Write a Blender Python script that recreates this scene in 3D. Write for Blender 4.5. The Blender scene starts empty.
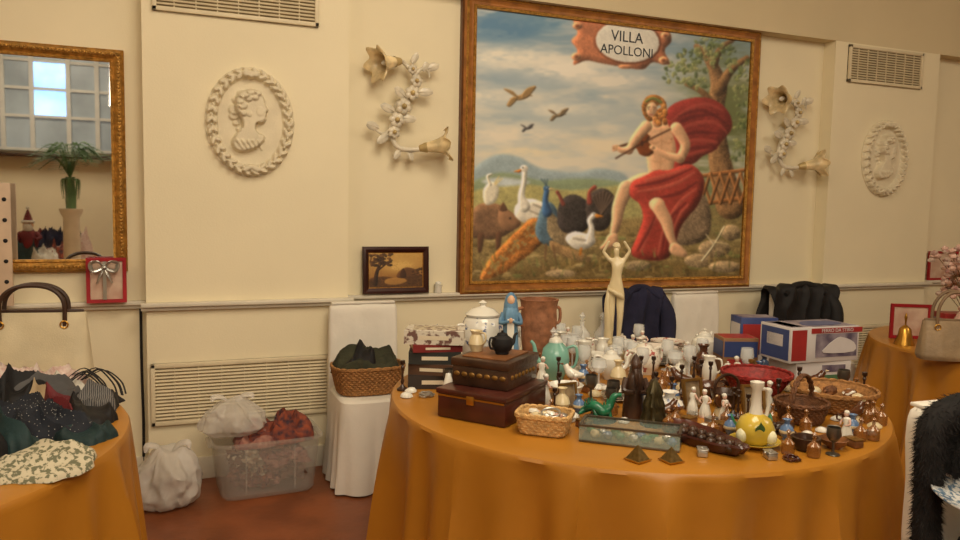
import bpy, bmesh, math, random
import numpy as np
from mathutils import Matrix, Vector, noise
pi=math.pi; cos=math.cos; sin=math.sin
SC=bpy.context.scene; COL=SC.collection
SC.view_settings.view_transform='Standard'
SC.view_settings.look='None'

# ------------------------------------------------------------------ materials
def l1(c):
    c=c/255.0
    return c/12.92 if c<=.04045 else ((c+.055)/1.055)**2.4
def lin(c): return (l1(c[0]),l1(c[1]),l1(c[2]),1)
MC={}
def mat(name,rgb,rough=.5,metal=0,var=.15,scale=9,bump=0,bscale=60,trans=0,rgb2=None,alpha=1,emit=0,lo=.35,hi=.65,kind='noise',coat=0,ior=1.45,sheen=0):
    if name in MC: return MC[name]
    m=bpy.data.materials.new(name); m.use_nodes=True
    nt=m.node_tree; N=nt.nodes; L=nt.links; p=N['Principled BSDF']
    tc=N.new('ShaderNodeTexCoord')
    if kind=='noise':
        t=N.new('ShaderNodeTexNoise'); t.inputs['Scale'].default_value=scale; t.inputs['Detail'].default_value=4
        src=t.outputs['Fac']
    elif kind=='voronoi':
        t=N.new('ShaderNodeTexVoronoi'); t.inputs['Scale'].default_value=scale; src=t.outputs['Distance']
    elif kind=='wave':
        t=N.new('ShaderNodeTexWave'); t.inputs['Scale'].default_value=scale; t.inputs['Distortion'].default_value=4; src=t.outputs['Fac']
    L.new(tc.outputs['Object'],t.inputs['Vector'])
    r=N.new('ShaderNodeValToRGB'); r.color_ramp.elements[0].position=lo; r.color_ramp.elements[1].position=hi
    a=lin(rgb)
    if rgb2 is None:
        c0=tuple(x*(1-var) for x in a[:3])+(1,); c1=tuple(min(1,x*(1+var)) for x in a[:3])+(1,)
    else: c0=a; c1=lin(rgb2)
    r.color_ramp.elements[0].color=c0; r.color_ramp.elements[1].color=c1
    L.new(src,r.inputs['Fac']); L.new(r.outputs['Color'],p.inputs['Base Color'])
    p.inputs['Roughness'].default_value=rough; p.inputs['Metallic'].default_value=metal
    p.inputs['Transmission Weight'].default_value=trans; p.inputs['Alpha'].default_value=alpha
    p.inputs['Coat Weight'].default_value=coat; p.inputs['IOR'].default_value=ior
    p.inputs['Sheen Weight'].default_value=sheen
    if emit:
        L.new(r.outputs['Color'],p.inputs['Emission Color']); p.inputs['Emission Strength'].default_value=emit
    if bump:
        n=N.new('ShaderNodeTexNoise'); n.inputs['Scale'].default_value=bscale; n.inputs['Detail'].default_value=5
        L.new(tc.outputs['Object'],n.inputs['Vector'])
        b=N.new('ShaderNodeBump'); b.inputs['Strength'].default_value=bump; b.inputs['Distance'].default_value=.01
        L.new(n.outputs['Fac'],b.inputs['Height']); L.new(b.outputs['Normal'],p.inputs['Normal'])
    MC[name]=m; return m
def vcmat(name,rough=.55):
    m=bpy.data.materials.new(name); m.use_nodes=True; nt=m.node_tree
    a=nt.nodes.new('ShaderNodeAttribute'); a.attribute_name='Col'
    n=nt.nodes.new('ShaderNodeTexNoise'); n.inputs['Scale'].default_value=180
    b=nt.nodes.new('ShaderNodeBump'); b.inputs['Strength'].default_value=.05; b.inputs['Distance'].default_value=.002
    p=nt.nodes['Principled BSDF']; p.inputs['Roughness'].default_value=rough
    nt.links.new(a.outputs['Color'],p.inputs['Base Color']); nt.links.new(n.outputs['Fac'],b.inputs['Height'])
    nt.links.new(b.outputs['Normal'],p.inputs['Normal'])
    return m

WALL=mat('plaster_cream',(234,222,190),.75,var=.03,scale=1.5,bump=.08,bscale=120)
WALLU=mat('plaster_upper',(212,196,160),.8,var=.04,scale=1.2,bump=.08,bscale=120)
TRIM=mat('trim_cream',(216,208,190),.45,var=.06)
FLOOR=mat('terracotta_floor',(132,74,42),.38,var=.2,scale=5,bump=.1,bscale=30)
CEIL=mat('ceiling_paint',(232,224,204),.8,var=.03)
GRILLE=mat('grille_paint',(220,206,174),.5,var=.05)
GRILLED=mat('grille_dark',(150,134,104),.8,var=.1)
CLOTH=mat('mustard_satin',(174,116,36),.36,var=.07,scale=3,bump=.02,bscale=200)
WHITEC=mat('white_slipcover',(226,220,208),.8,var=.05,scale=4,bump=.2,bscale=40)
GOLD=mat('gilt_frame',(172,126,58),.38,.65,var=.3,scale=40,bump=.5,bscale=90)
BRASS=mat('brass',(190,142,60),.3,.9,var=.15)
WOODF=mat('frame_wood',(152,96,40),.4,.15,var=.28,scale=14,bump=.2)
PLAST=mat('plaster_relief',(222,210,182),.7,var=.06,scale=10,bump=.15,bscale=150)
PORC=mat('porcelain',(226,222,210),.18,var=.04,coat=.5)
CREAM=mat('cream_ceramic',(212,194,154),.3,var=.08,coat=.3)
GLASS=mat('clear_glass',(236,238,236),.06,var=.01,alpha=.38,coat=1)
WICK=mat('wicker',(156,110,62),.7,var=.3,scale=60,bump=.5,bscale=200)
WICKL=mat('wicker_light',(200,160,104),.7,var=.2,scale=60,bump=.5,bscale=200)
WICKD=mat('wicker_dark',(100,62,34),.6,var=.3,scale=60,bump=.5,bscale=200)
WDARK=mat('dark_wood',(60,38,26),.32,var=.4,scale=12,bump=.2,coat=.2)
WMAH=mat('mahogany',(70,32,24),.3,var=.3,scale=10,coat=.3)
WMID=mat('mid_wood',(122,78,44),.45,var=.3,scale=16,bump=.2)
BLACK=mat('black_matte',(22,20,22),.7,var=.3,scale=20)
FUR=mat('black_fur',(20,17,17),.85,var=.5,scale=30)
NAVY=mat('navy_cloth',(34,34,58),.9,var=.3,scale=8,bump=.3)
OLIVE=mat('olive_cloth',(52,52,36),.9,var=.3,scale=12,bump=.4)
RED=mat('red_paint',(160,28,38),.45,var=.15)
SILV=mat('silver',(190,188,182),.3,.8,var=.1)
PLBAG=mat('plastic_bag_white',(222,216,208),.35,var=.05,alpha=.66,bump=.5,bscale=18)
PLCLR=mat('plastic_bag_clear',(226,220,212),.2,var=.05,alpha=.45,bump=.5,bscale=18)
BIN=mat('frosted_plastic',(206,200,190),.3,var=.03,alpha=.24)
MIRR=mat('mirror_glass',(235,235,232),.02,1,var=.0)

# ------------------------------------------------------------------ mesh kit
def T(x=0,y=0,z=0,rx=0,ry=0,rz=0,s=1):
    M=Matrix.Translation((x,y,z))@Matrix.Rotation(rz,4,'Z')@Matrix.Rotation(ry,4,'Y')@Matrix.Rotation(rx,4,'X')
    if isinstance(s,(int,float)): s=(s,s,s)
    return M@Matrix.Diagonal((s[0],s[1],s[2],1))
class B:
    def __init__(s): s.V=[];s.F=[];s.MI=[];s.mats=[];s.n=0
    def add(s,VF,m,M=None):
        V,F=VF
        V=np.asarray(V,float).reshape(-1,3)
        if M is not None:
            A=np.array(M); V=V@A[:3,:3].T+A[:3,3]
        if m not in s.mats: s.mats.append(m)
        i=s.mats.index(m)
        s.V.append(V); k=s.n
        s.F+= [tuple(a+k for a in f) for f in F]; s.MI+=[i]*len(F); s.n+=len(V)
        return s
    def mesh(s,name):
        me=bpy.data.meshes.new(name)
        me.from_pydata(np.concatenate(s.V).tolist(),[],s.F)
        for m in s.mats: me.materials.append(m)
        me.polygons.foreach_set('material_index',s.MI)
        me.polygons.foreach_set('use_smooth',[True]*len(s.F))
        me.update()
        try: me.set_sharp_from_angle(angle=math.radians(38))
        except Exception: pass
        return me
    def done(s,name,x=0,y=0,z=0,rz=0,rx=0,ry=0,sc=1,parent=None):
        return link(name,s.mesh(name),x,y,z,rz,rx,ry,sc,parent)
def link(name,me,x=0,y=0,z=0,rz=0,rx=0,ry=0,sc=1,parent=None):
    o=bpy.data.objects.new(name,me); COL.objects.link(o)
    o.location=(x,y,z); o.rotation_euler=(rx,ry,rz); o.scale=(sc,sc,sc) if isinstance(sc,(int,float)) else sc
    if parent: o.parent=parent
    return o
def box(sx,sy,sz,bev=0):
    bm=bmesh.new(); bmesh.ops.create_cube(bm,size=1)
    for v in bm.verts: v.co=Vector((v.co.x*sx,v.co.y*sy,v.co.z*sz))
    if bev: bmesh.ops.bevel(bm,geom=bm.edges[:],offset=bev,segments=2,profile=.5,affect='EDGES')
    bm.verts.index_update()
    r=([tuple(v.co) for v in bm.verts],[tuple(v.index for v in f.verts) for f in bm.faces]); bm.free(); return r
def lathe(prof,seg=28,fn=None,n=2,ax=1,ay=1):
    V=[];F=[];k=len(prof)
    for i,(r,z) in enumerate(prof):
        for j in range(seg):
            th=2*pi*j/seg; c,s_=cos(th),sin(th)
            if n!=2:
                d=(abs(c)**n+abs(s_)**n)**(-1/n); c*=d;s_*=d
            rr,zz=(r,z) if fn is None else fn(r,z,th,i)
            V.append((rr*c*ax,rr*s_*ay,zz))
    for i in range(k-1):
        for j in range(seg):
            a=i*seg+j;b=i*seg+(j+1)%seg
            F.append((a,b,b+seg,a+seg))
    return V,F
def catm(P,n=6,closed=False):
    P=[np.array(p,float) for p in P]; out=[]; m=len(P)
    rng=range(m) if closed else range(m-1)
    for i in rng:
        if closed: p0,p1,p2,p3=P[i-1],P[i],P[(i+1)%m],P[(i+2)%m]
        else: p0,p1,p2,p3=P[max(i-1,0)],P[i],P[i+1],P[min(i+2,m-1)]
        for j in range(n):
            t=j/n
            out.append(.5*((2*p1)+(-p0+p2)*t+(2*p0-5*p1+4*p2-p3)*t*t+(-p0+3*p1-3*p2+p3)*t**3))
    if not closed: out.append(P[-1])
    return out
def tube(P,R,seg=8,closed=False,sm=0,flat=1):
    if sm:
        if not isinstance(R,(int,float)):
            R=[x[0] for x in catm([[r] for r in R],sm,closed)]
        P=catm(P,sm,closed)
    P=[Vector(tuple(p)) for p in P]; n=len(P)
    if isinstance(R,(int,float)): R=[R]*n
    V=[];F=[]; up=None
    for i in range(n):
        if closed: t=P[(i+1)%n]-P[i-1]
        else: t=P[min(i+1,n-1)]-P[max(i-1,0)]
        t.normalize()
        if up is None:
            up=Vector((0,0,1)) if abs(t.z)<.9 else Vector((1,0,0))
        up=(up-t*up.dot(t)).normalized(); sd=t.cross(up)
        for j in range(seg):
            a=2*pi*j/seg
            V.append(tuple(P[i]+(up*cos(a)*flat+sd*sin(a))*R[i]))
    m=n if closed else n-1
    for i in range(m):
        for j in range(seg):
            a=i*seg+j;b=i*seg+(j+1)%seg;c=((i+1)%n)*seg+(j+1)%seg;d=((i+1)%n)*seg+j
            F.append((a,b,c,d))
    if not closed:
        F.append(tuple(range(seg-1,-1,-1))); F.append(tuple((n-1)*seg+j for j in range(seg)))
    return V,F
def ell(rx,ry=None,rz=None,seg=20,ring=12,amp=0,fq=3,seed=0):
    ry=rx if ry is None else ry; rz=rx if rz is None else rz
    V=[];F=[]
    for i in range(ring+1):
        ph=pi*i/ring
        for j in range(seg):
            th=2*pi*j/seg
            d=Vector((sin(ph)*cos(th),sin(ph)*sin(th),-cos(ph)))
            k=1+(amp*noise.noise(d*fq+Vector((seed*7.1,seed*3.3,seed))) if amp else 0)
            V.append((d.x*rx*k,d.y*ry*k,d.z*rz*k))
    for i in range(ring):
        for j in range(seg):
            a=i*seg+j;b=i*seg+(j+1)%seg
            F.append((a,b,b+seg,a+seg))
    return V,F
def torus(R,r,seg=28,rs=8,ax=1,ay=1):
    return tube([(R*ax*cos(2*pi*i/seg),R*ay*sin(2*pi*i/seg),0) for i in range(seg)],r,rs,closed=True)
def prism(poly,h,sm=0):
    if sm: poly=[tuple(p) for p in catm(poly,sm,True)]
    n=len(poly)
    V=[(p[0],p[1],0) for p in poly]+[(p[0],p[1],h) for p in poly]
    F=[tuple(range(n-1,-1,-1)),tuple(range(n,2*n))]+[(i,(i+1)%n,n+(i+1)%n,n+i) for i in range(n)]
    return V,F
def sheet(f,nu,nv):
    V=[f(i/(nu-1),j/(nv-1)) for j in range(nv) for i in range(nu)]
    F=[(j*nu+i,j*nu+i+1,(j+1)*nu+i+1,(j+1)*nu+i) for j in range(nv-1) for i in range(nu-1)]
    return V,F
def cloth_lump(rx,ry,h,seed,amp=.6,seg=96,ring=34,fq=26,sk=3.2):
    V=[];F=[];o=Vector((seed*5.3,seed*1.7,seed*2.9)); r_=random.Random(int(seed*10)); a0=r_.random()*3; dx,dy=cos(a0),sin(a0)
    for i in range(ring+1):
        q=i/ring
        for j in range(seg):
            th=2*pi*j/seg; c,s_=cos(th),sin(th); d=Vector((c,s_,0)); sq=(abs(c)**sk+abs(s_)**sk)**(-1/sk)
            e=sq*(1+.25*noise.noise(d*1.4+o)+.10*noise.noise(d*4+o))
            x=rx*e*q*c;y=ry*e*q*s_
            p=Vector((x,y,0)); w=noise.noise(p*6+o)*.09; w2=noise.noise(p*6+o*1.7)*.09
            u=(x+w)*dx+(y+w2)*dy; v=-(x+w2)*dy+(y+w)*dx
            f1=1-abs(sin(u*fq*1.0+2*noise.noise(p*4+o))); f2=1-abs(sin(v*fq*.6+u*fq*.5+3*noise.noise(p*5+o*.6))); f3=noise.noise(p*14+o)
            env=math.sqrt(max(0,1-q**5)); mid=.6+.5*noise.noise(p*5+o*3)
            z=h*env*(mid*(1-amp*.5)+amp*(.55*f1*f1+.4*f2*f2+.15*f3))
            V.append((x,y,max(0,z)))
    for i in range(ring):
        for j in range(seg):
            a=i*seg+j;b=i*seg+(j+1)%seg
            F.append((a,b,b+seg,a+seg))
    return V,F
def tufts(base_V,base_F,n,L,seed=1,w=.0016,down=.8):
    r_=random.Random(seed); V=[];F=[]
    for k in range(n):
        f=base_F[r_.randrange(len(base_F))]
        if len(f)!=4: continue
        a,b_,c=[Vector(base_V[f[i]]) for i in (0,1,2)]; d=Vector(base_V[f[3]])
        u,v=r_.random(),r_.random(); p=(a*(1-u)+b_*u)*(1-v)+(d*(1-u)+c*u)*v
        nn=(c-a).cross(d-b_)
        if nn.length<1e-9: continue
        nn.normalize()
        t=(nn*.7+Vector((r_.random()-.5,r_.random()-.5,r_.random()-.5-down))*1.2).normalized(); sd=t.cross(Vector((r_.random()-.5,r_.random()-.5,r_.random()-.5))).normalized()*w
        l=L*(.6+.8*r_.random()); i=len(V)
        V+=[tuple(p+sd-nn*.002),tuple(p-sd-nn*.002),tuple(p+t*l)]; F.append((i,i+1,i+2))
    return V,F
def skin(V,E,R,sub=2):
    me=bpy.data.meshes.new('tmp'); me.from_pydata([tuple(v) for v in V],E,[])
    o=bpy.data.objects.new('tmp',me); COL.objects.link(o)
    o.modifiers.new('s','SKIN'); sl=me.skin_vertices[0].data
    for i,r in enumerate(R):
        rr=(r,r) if isinstance(r,(int,float)) else r
        sl[i].radius=rr; sl[i].use_root=(i==0)
    m=o.modifiers.new('u','SUBSURF'); m.levels=sub; m.render_levels=sub
    dg=bpy.context.evaluated_depsgraph_get(); dg.update()
    ev=o.evaluated_get(dg); em=ev.to_mesh()
    r=([tuple(v.co) for v in em.vertices],[tuple(p.vertices) for p in em.polygons])
    ev.to_mesh_clear(); bpy.data.objects.remove(o); bpy.data.meshes.remove(me)
    return r
def text(s,size,ext=.001):
    c=bpy.data.curves.new('t','FONT'); c.body=s; c.size=size; c.align_x='CENTER'; c.align_y='CENTER'; c.extrude=ext; c.resolution_u=3
    o=bpy.data.objects.new('t',c); COL.objects.link(o)
    dg=bpy.context.evaluated_depsgraph_get(); dg.update()
    me=bpy.data.meshes.new_from_object(o.evaluated_get(dg))
    r=([tuple(v.co) for v in me.vertices],[tuple(p.vertices) for p in me.polygons])
    bpy.data.objects.remove(o); bpy.data.meshes.remove(me); return r
UP=Matrix.Rotation(pi/2,4,'X')

# ------------------------------------------------------------------ tiny raster kit (for painted canvases and reliefs)
def vn(h,w,cell,seed,cx=None):
    cx=cx or cell; r=np.random.RandomState(seed); gh=int(h/cell)+3; gw=int(w/cx)+3; g=r.rand(gh,gw)
    y=np.arange(h)/cell; x=np.arange(w)/cx; yi=y.astype(int); xi=x.astype(int); fy=y-yi; fx=x-xi
    fy=fy*fy*(3-2*fy); fx=fx*fx*(3-2*fx)
    a=g[yi][:,xi];b=g[yi][:,xi+1];c=g[yi+1][:,xi];d=g[yi+1][:,xi+1]
    fx=fx[None];fy=fy[:,None]
    return a*(1-fx)*(1-fy)+b*fx*(1-fy)+c*(1-fx)*fy+d*fx*fy
def bl(a,k):
    k=max(1,int(k))
    for ax in (0,1):
        for _ in range(2):
            p=np.pad(a,[(k,k) if i==ax else (0,0) for i in (0,1)],mode='edge')
            c=np.cumsum(p,axis=ax); z=np.zeros_like(np.take(c,[0],axis=ax)); c=np.concatenate([z,c],axis=ax)
            n=a.shape[ax]; w=2*k+1
            a=(np.take(c,range(w,w+n),axis=ax)-np.take(c,range(0,n),axis=ax))/w
    return a
class Ras:
    def __init__(s,x0,y0,x1,y1,res):
        s.x0,s.y0,s.res=x0,y0,res; s.w=int((x1-x0)*res); s.h=int((y1-y0)*res)
        s.X=x0+(np.arange(s.w)+.5)/res; s.Y=y0+(np.arange(s.h)+.5)/res
        s.img=np.zeros((s.h,s.w,3)); s.H=np.zeros((s.h,s.w))
        s.tx=(vn(s.h,s.w,3*res,1)+vn(s.h,s.w,1.3*res,2)+vn(s.h,s.w,9*res,3))/1.5-1
    def bb(s,P,pad):
        P=np.array(P); a=max(0,int((P[:,0].min()-pad-s.x0)*s.res)); b=min(s.w,int((P[:,0].max()+pad-s.x0)*s.res)+1)
        c=max(0,int((P[:,1].min()-pad-s.y0)*s.res)); d=min(s.h,int((P[:,1].max()+pad-s.y0)*s.res)+1)
        return slice(c,max(d,c+2)),slice(a,max(b,a+2))
    def mp(s,P,sm=True,pad=6):
        if sm: P=[tuple(p) for p in catm(P,5,True)]
        sl=s.bb(P,pad); X,Y=np.meshgrid(s.X[sl[1]],s.Y[sl[0]]); m=np.zeros(X.shape,bool); n=len(P)
        for i in range(n):
            x1,y1=P[i];x2,y2=P[(i+1)%n]
            if y1==y2: continue
            c=((y1>Y)!=(y2>Y))&(X<(x2-x1)*(Y-y1)/(y2-y1)+x1); m^=c
        return sl,m.astype(float)
    def ml(s,P,W,sm=True,pad=6):
        if isinstance(W,(int,float)): W=[W]*len(P)
        if sm: W=[w[0] for w in catm([[w] for w in W],5)]; P=[tuple(p) for p in catm(P,5)]
        sl=s.bb(P,pad+max(W)); X,Y=np.meshgrid(s.X[sl[1]],s.Y[sl[0]]); m=np.zeros(X.shape)
        for i in range(len(P)-1):
            x1,y1=P[i];x2,y2=P[i+1]; dx,dy=x2-x1,y2-y1; q=dx*dx+dy*dy+1e-9
            t=np.clip(((X-x1)*dx+(Y-y1)*dy)/q,0,1); d=np.hypot(X-x1-t*dx,Y-y1-t*dy); w=W[i]+(W[i+1]-W[i])*t
            m=np.maximum(m,np.clip((w-d)*s.res+.5,0,1))
        return sl,m
    def me(s,cx,cy,rx,ry,rot=0,n=20):
        c,q=cos(rot),sin(rot)
        return s.mp([(cx+rx*cos(t)*c-ry*sin(t)*q,cy+rx*cos(t)*q+ry*sin(t)*c) for t in np.linspace(0,2*pi,n,endpoint=False)],False)
    def paint(s,SM,col,sh=.5,k=3,tex=.12,soft=1,lit=(-.75,-.65),op=1):
        sl,m=SM
        if m.size<9: return
        mm=bl(m,soft)*op if soft else m*op
        b=bl(m,k*s.res); gy,gx=np.gradient(b)
        v=-(gx*lit[0]+gy*lit[1])*k*s.res*2*sh*.9
        c=np.array(col)/255.*np.clip(1+v+.7*tex*s.tx[sl],.15,2)[...,None]
        s.img[sl]=s.img[sl]*(1-mm[...,None])+np.clip(c,0,1)*mm[...,None]
    def haze(s,cx,cy,rx,ry,col,op=.8):
        X,Y=np.meshgrid(s.X,s.Y); g=np.exp(-((X-cx)/rx)**2-((Y-cy)/ry)**2)
        g=np.clip(g*(1+1.3*s.cl),0,1)*op
        s.img=s.img*(1-g[...,None])+np.array(col)/255.*g[...,None]
    def bump(s,SM,amp,k=3,base=0,mode='max'):
        sl,m=SM
        b=np.clip(bl(m,k*s.res)*m*1.6-.3,0,1)**.6*amp+base*m
        s.H[sl]=np.where(m>.5,np.maximum(s.H[sl],b) if mode=='max' else s.H[sl]+b,s.H[sl])
def srgb2lin(a):
    return np.where(a<=.04045,a/12.92,((a+.055)/1.055)**2.4)
def canvas_mesh(name,ras,quad,w,h,nu,nv,m):
    src=[(0,0),(1,0),(1,1),(0,1)]; A=[];b=[]
    for (u,v),(x,y) in zip(src,quad):
        A.append([u,v,1,0,0,0,-u*x,-v*x]);b.append(x); A.append([0,0,0,u,v,1,-u*y,-v*y]);b.append(y)
    Hm=np.append(np.linalg.solve(np.array(A,float),np.array(b,float)),1).reshape(3,3)
    U,Vv=np.meshgrid(np.linspace(0,1,nu),np.linspace(0,1,nv))
    P=np.stack([U.ravel(),Vv.ravel(),np.ones(U.size)]); Q=Hm@P; x=Q[0]/Q[2]; y=Q[1]/Q[2]
    ix=np.clip(((x-ras.x0)*ras.res),0,ras.w-1.01); iy=np.clip(((y-ras.y0)*ras.res),0,ras.h-1.01)
    x0=ix.astype(int);y0=iy.astype(int);fx=(ix-x0)[:,None];fy=(iy-y0)[:,None]; I=ras.img
    x1=np.minimum(x0+1,ras.w-1);y1=np.minimum(y0+1,ras.h-1)
    C=I[y0,x0]*(1-fx)*(1-fy)+I[y0,x1]*fx*(1-fy)+I[y1,x0]*(1-fx)*fy+I[y1,x1]*fx*fy
    V=np.stack([U.ravel()*w,np.zeros(U.size),h-Vv.ravel()*h],1)
    F=[(j*nu+i,(j+1)*nu+i,(j+1)*nu+i+1,j*nu+i+1) for j in range(nv-1) for i in range(nu-1)]
    me=bpy.data.meshes.new(name); me.from_pydata(V.tolist(),[],F); me.materials.append(m)
    ca=me.color_attributes.new('Col','FLOAT_COLOR','POINT')
    ca.data.foreach_set('color',np.concatenate([srgb2lin(np.clip(C,0,1)),np.ones((len(C),1))],1).ravel())
    me.update(); Hi=np.linalg.inv(Hm)
    def inv(px,py):
        q=Hi@np.array([px,py,1]); return q[0]/q[2]*w,h-q[1]/q[2]*h
    return me,inv

# ------------------------------------------------------------------ room shell
WY=.29; PF=.18
def slab(name,x0,x1,y0,y1,z0,z1,m,bev=0):
    b=B(); b.add(box(x1-x0,y1-y0,z1-z0,bev),m); return b.done(name,(x0+x1)/2,(y0+y1)/2,(z0+z1)/2)
XL,XR,YF,ZC=-4.2,8.2,-8.3,3.9
slab('floor',XL-.1,XR+.1,YF-.1,WY+.2,-.1,0,FLOOR)
slab('ceiling',XL-.1,XR+.1,YF-.1,WY+.2,ZC,ZC+.1,CEIL)
slab('wall_back',XL-.1,XR+.1,WY,WY+.2,0,ZC,WALL)
slab('wall_left',XL-.1,XL,YF,WY,0,ZC,WALL)
slab('wall_right',XR,XR+.1,YF,WY,0,ZC,WALL)
slab('wall_front',XL-.1,XR+.1,YF-.1,YF,0,ZC,WALL)
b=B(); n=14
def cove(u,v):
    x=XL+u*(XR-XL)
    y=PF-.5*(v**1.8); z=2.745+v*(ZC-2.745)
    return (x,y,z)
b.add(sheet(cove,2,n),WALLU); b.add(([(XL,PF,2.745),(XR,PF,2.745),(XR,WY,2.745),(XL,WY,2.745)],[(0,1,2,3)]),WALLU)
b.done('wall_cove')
slab('wall_pilaster',-.125,.93,PF,WY,0,2.745,WALL)
slab('wall_pilaster.001',4.5,5.58,PF,WY,0,2.745,WALL)
RZ=.965
def rail(name,x0,x1,y):
    b=B(); b.add(box(x1-x0,.05,.022,.005),TRIM,T(0,0,-.011)); b.add(box(x1-x0,.028,.022,.004),TRIM,T(0,.012,-.032)); b.done(name,(x0+x1)/2,y-.025,RZ)
rail('trim_1',XL,-.125,WY);rail('trim_2',-.15,.955,PF);rail('trim_3',.93,4.5,WY);rail('trim_4',4.475,5.605,PF);rail('trim_5',5.58,XR,WY)
slab('baseboard_back',.93,4.5,WY-.018,WY,0,.12,TRIM,.003); slab('baseboard_left',XL,-.125,WY-.018,WY,0,.12,TRIM,.003)
slab('baseboard_pilaster',-.125,.93,PF-.018,PF,0,.12,TRIM,.003)
def grille(name,x0,x1,z0,z1,y):
    b=B(); w=x1-x0;h=z1-z0
    b.add(box(w,.01,h),GRILLED,T(0,-.001,0))
    for s in (-1,1):
        b.add(box(w,.026,.022,.003),GRILLE,T(0,-.01,s*(h/2-.011))); b.add(box(.022,.026,h,.003),GRILLE,T(s*(w/2-.011),-.01,0))
    n=int(h/.018)
    for i in range(1,n): b.add(box(w-.03,.016,.0045),GRILLE,T(0,-.012,-h/2+i*h/n,rx=.6))
    for i in range(1,8): b.add(box(.006,.012,h-.03),GRILLE,T(-w/2+i*w/8,-.008,0))
    b.done(name,(x0+x1)/2,y,(z0+z1)/2)
grille('vent_grille',-.075,.76,2.45,2.71,PF); grille('vent_grille.001',4.62,5.38,2.46,2.73,PF)
grille('vent_grille.002',-.11,.83,.31,.64,PF); grille('vent_grille.003',4.62,5.45,.31,.64,PF)
b=B(); b.add(tube([(0,0,.93),(0,0,.6),(.004,0,.3),(0,0,.02)],.007,8,sm=4),BLACK); b.done('dark_wall_tube',-.155,WY-.012,0)  # thin dark tube drawing the dark vertical line beside the pilaster
# large window on the far side of the room (its reflection shows in the mirror)
b=B(); WGL=mat('window_daylight',(140,185,235),.3,var=.25,scale=2,emit=2.4); WGD=mat('window_dim_glass',(150,158,160),.3,var=.2,scale=1.5,emit=.25); WF=mat('window_frame_white',(214,214,208),.5,var=.04)
b.add(box(2.0,.02,1.5),WGD); b.add(box(.42,.01,.78),WGL,T(-.02,.02,.12))
for x in (-1.0,-.62,-.25,.22,.6,1.0): b.add(box(.06,.06,1.56),WF,T(x,.03,0))
for z in (-.76,-.28,.12,.52,.76): b.add(box(2.06,.05,.04),WF,T(0,.03,z))
b.add(box(2.2,.24,.05,.01),WDARK,T(0,.12,-.85))
b.done('window_1',-1.6,YF+.02,2.95)

# ------------------------------------------------------------------ camera
f0=761.4; pt,ro,ya=map(math.radians,(4.837,1.129,22.121))
F=Vector((sin(ya)*cos(pt),cos(ya)*cos(pt),-sin(pt))); r0=Vector((cos(ya),-sin(ya),0)); u0=r0.cross(F)
R=r0*cos(ro)+u0*sin(ro); U=-r0*sin(ro)+u0*cos(ro)
cd=bpy.data.cameras.new('camera'); cam=bpy.data.objects.new('camera',cd); COL.objects.link(cam)
Mc=Matrix((R,U,-F)).transposed().to_4x4(); Mc.translation=Vector((0,-4.1,1.5)); cam.matrix_world=Mc
cd.sensor_width=36; cd.lens=f0/960*36; cd.clip_start=.05; SC.camera=cam

# ------------------------------------------------------------------ lights
def area(name,loc,tgt,size,power,col,sy=None):
    l=bpy.data.lights.new(name,'AREA'); l.energy=power; l.color=col; l.shape='RECTANGLE'; l.size=size; l.size_y=sy or size
    o=bpy.data.objects.new(name,l); COL.objects.link(o); o.location=loc
    o.rotation_euler=(Vector(tgt)-Vector(loc)).to_track_quat('-Z','Y').to_euler(); return o
WL=(1,.865,.655)
area('ceiling_light',(1.2,-2.4,3.8),(1.3,-1.4,0),1.6,82,WL)
area('ceiling_light.001',(.6,-5.2,3.7),(1.5,.2,1.6),2.4,112,WL)
area('ceiling_light.002',(5.0,-3.4,3.8),(4.6,-1.4,.4),1.8,62,WL)
area('ceiling_light.003',(-2.2,-2.8,3.8),(-1.4,-1.6,.4),1.5,36,WL)
area('front_wall_fill',(-1.6,-6.4,3.8),(-1.6,-7.0,0),1.5,55,WL)  # unseen fill light, added to brighten the front wall reflected in the mirror
wd=bpy.data.worlds.new('world'); SC.world=wd; wd.use_nodes=True
wd.node_tree.nodes['Background'].inputs[0].default_value=(1,.85,.65,1); wd.node_tree.nodes['Background'].inputs[1].default_value=.3

# ------------------------------------------------------------------ the big painting
P=Ras(460,-5,762,292,1.7)
X,Y=np.meshgrid(P.X,P.Y)
P.cl=(vn(P.h,P.w,22,31,50)*.45+vn(P.h,P.w,9,32,22)*.33+vn(P.h,P.w,4,33,9)*.22)*2-1
def mixc(a,b,t): return np.array(a)/255.*(1-t[...,None])+np.array(b)/255.*t[...,None]
t=np.clip((Y-5)/160,0,1); base=mixc((112,148,176),(206,208,200),t**.8)
cl=(vn(P.h,P.w,24,11,80)*.5+vn(P.h,P.w,11,12,36)*.3+vn(P.h,P.w,5,13,16)*.2)
g=np.clip((cl-.42)*3.6,0,1)[...,None]*.8; base=base*(1-g)+mixc((214,214,208),(234,224,202),t)*g
P.img[:]=base
for cx,cy,rx,ry,c,o in ((500,30,36,13,(92,136,172),.9),(548,22,28,10,(100,144,176),.8),(700,44,28,30,(120,148,168),.6),
    (510,80,46,6,(146,168,184),.8),(590,100,44,6,(150,172,186),.7),(506,120,40,5,(150,172,184),.6),(585,136,44,5,(164,182,188),.6),(640,84,20,12,(140,164,180),.6),
    (505,58,46,10,(236,232,218),1.0),(560,70,46,11,(240,234,220),1.0),(612,82,40,7,(234,228,214),.9),(486,98,40,7,(234,228,212),.9),(560,110,40,7,(228,224,210),.8),(520,136,50,8,(236,226,206),.9),(606,146,46,7,(238,224,196),.85),(655,98,22,6,(230,222,206),.8),(530,154,60,5,(240,226,194),.8)): P.haze(cx,cy,rx,ry,c,o)
def poly(p,c,**k): P.paint(P.mp(p,k.pop('sm',True)),c,**k)
def limb(p,w,c,**k): P.paint(P.ml(p,w),c,**k)
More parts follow.
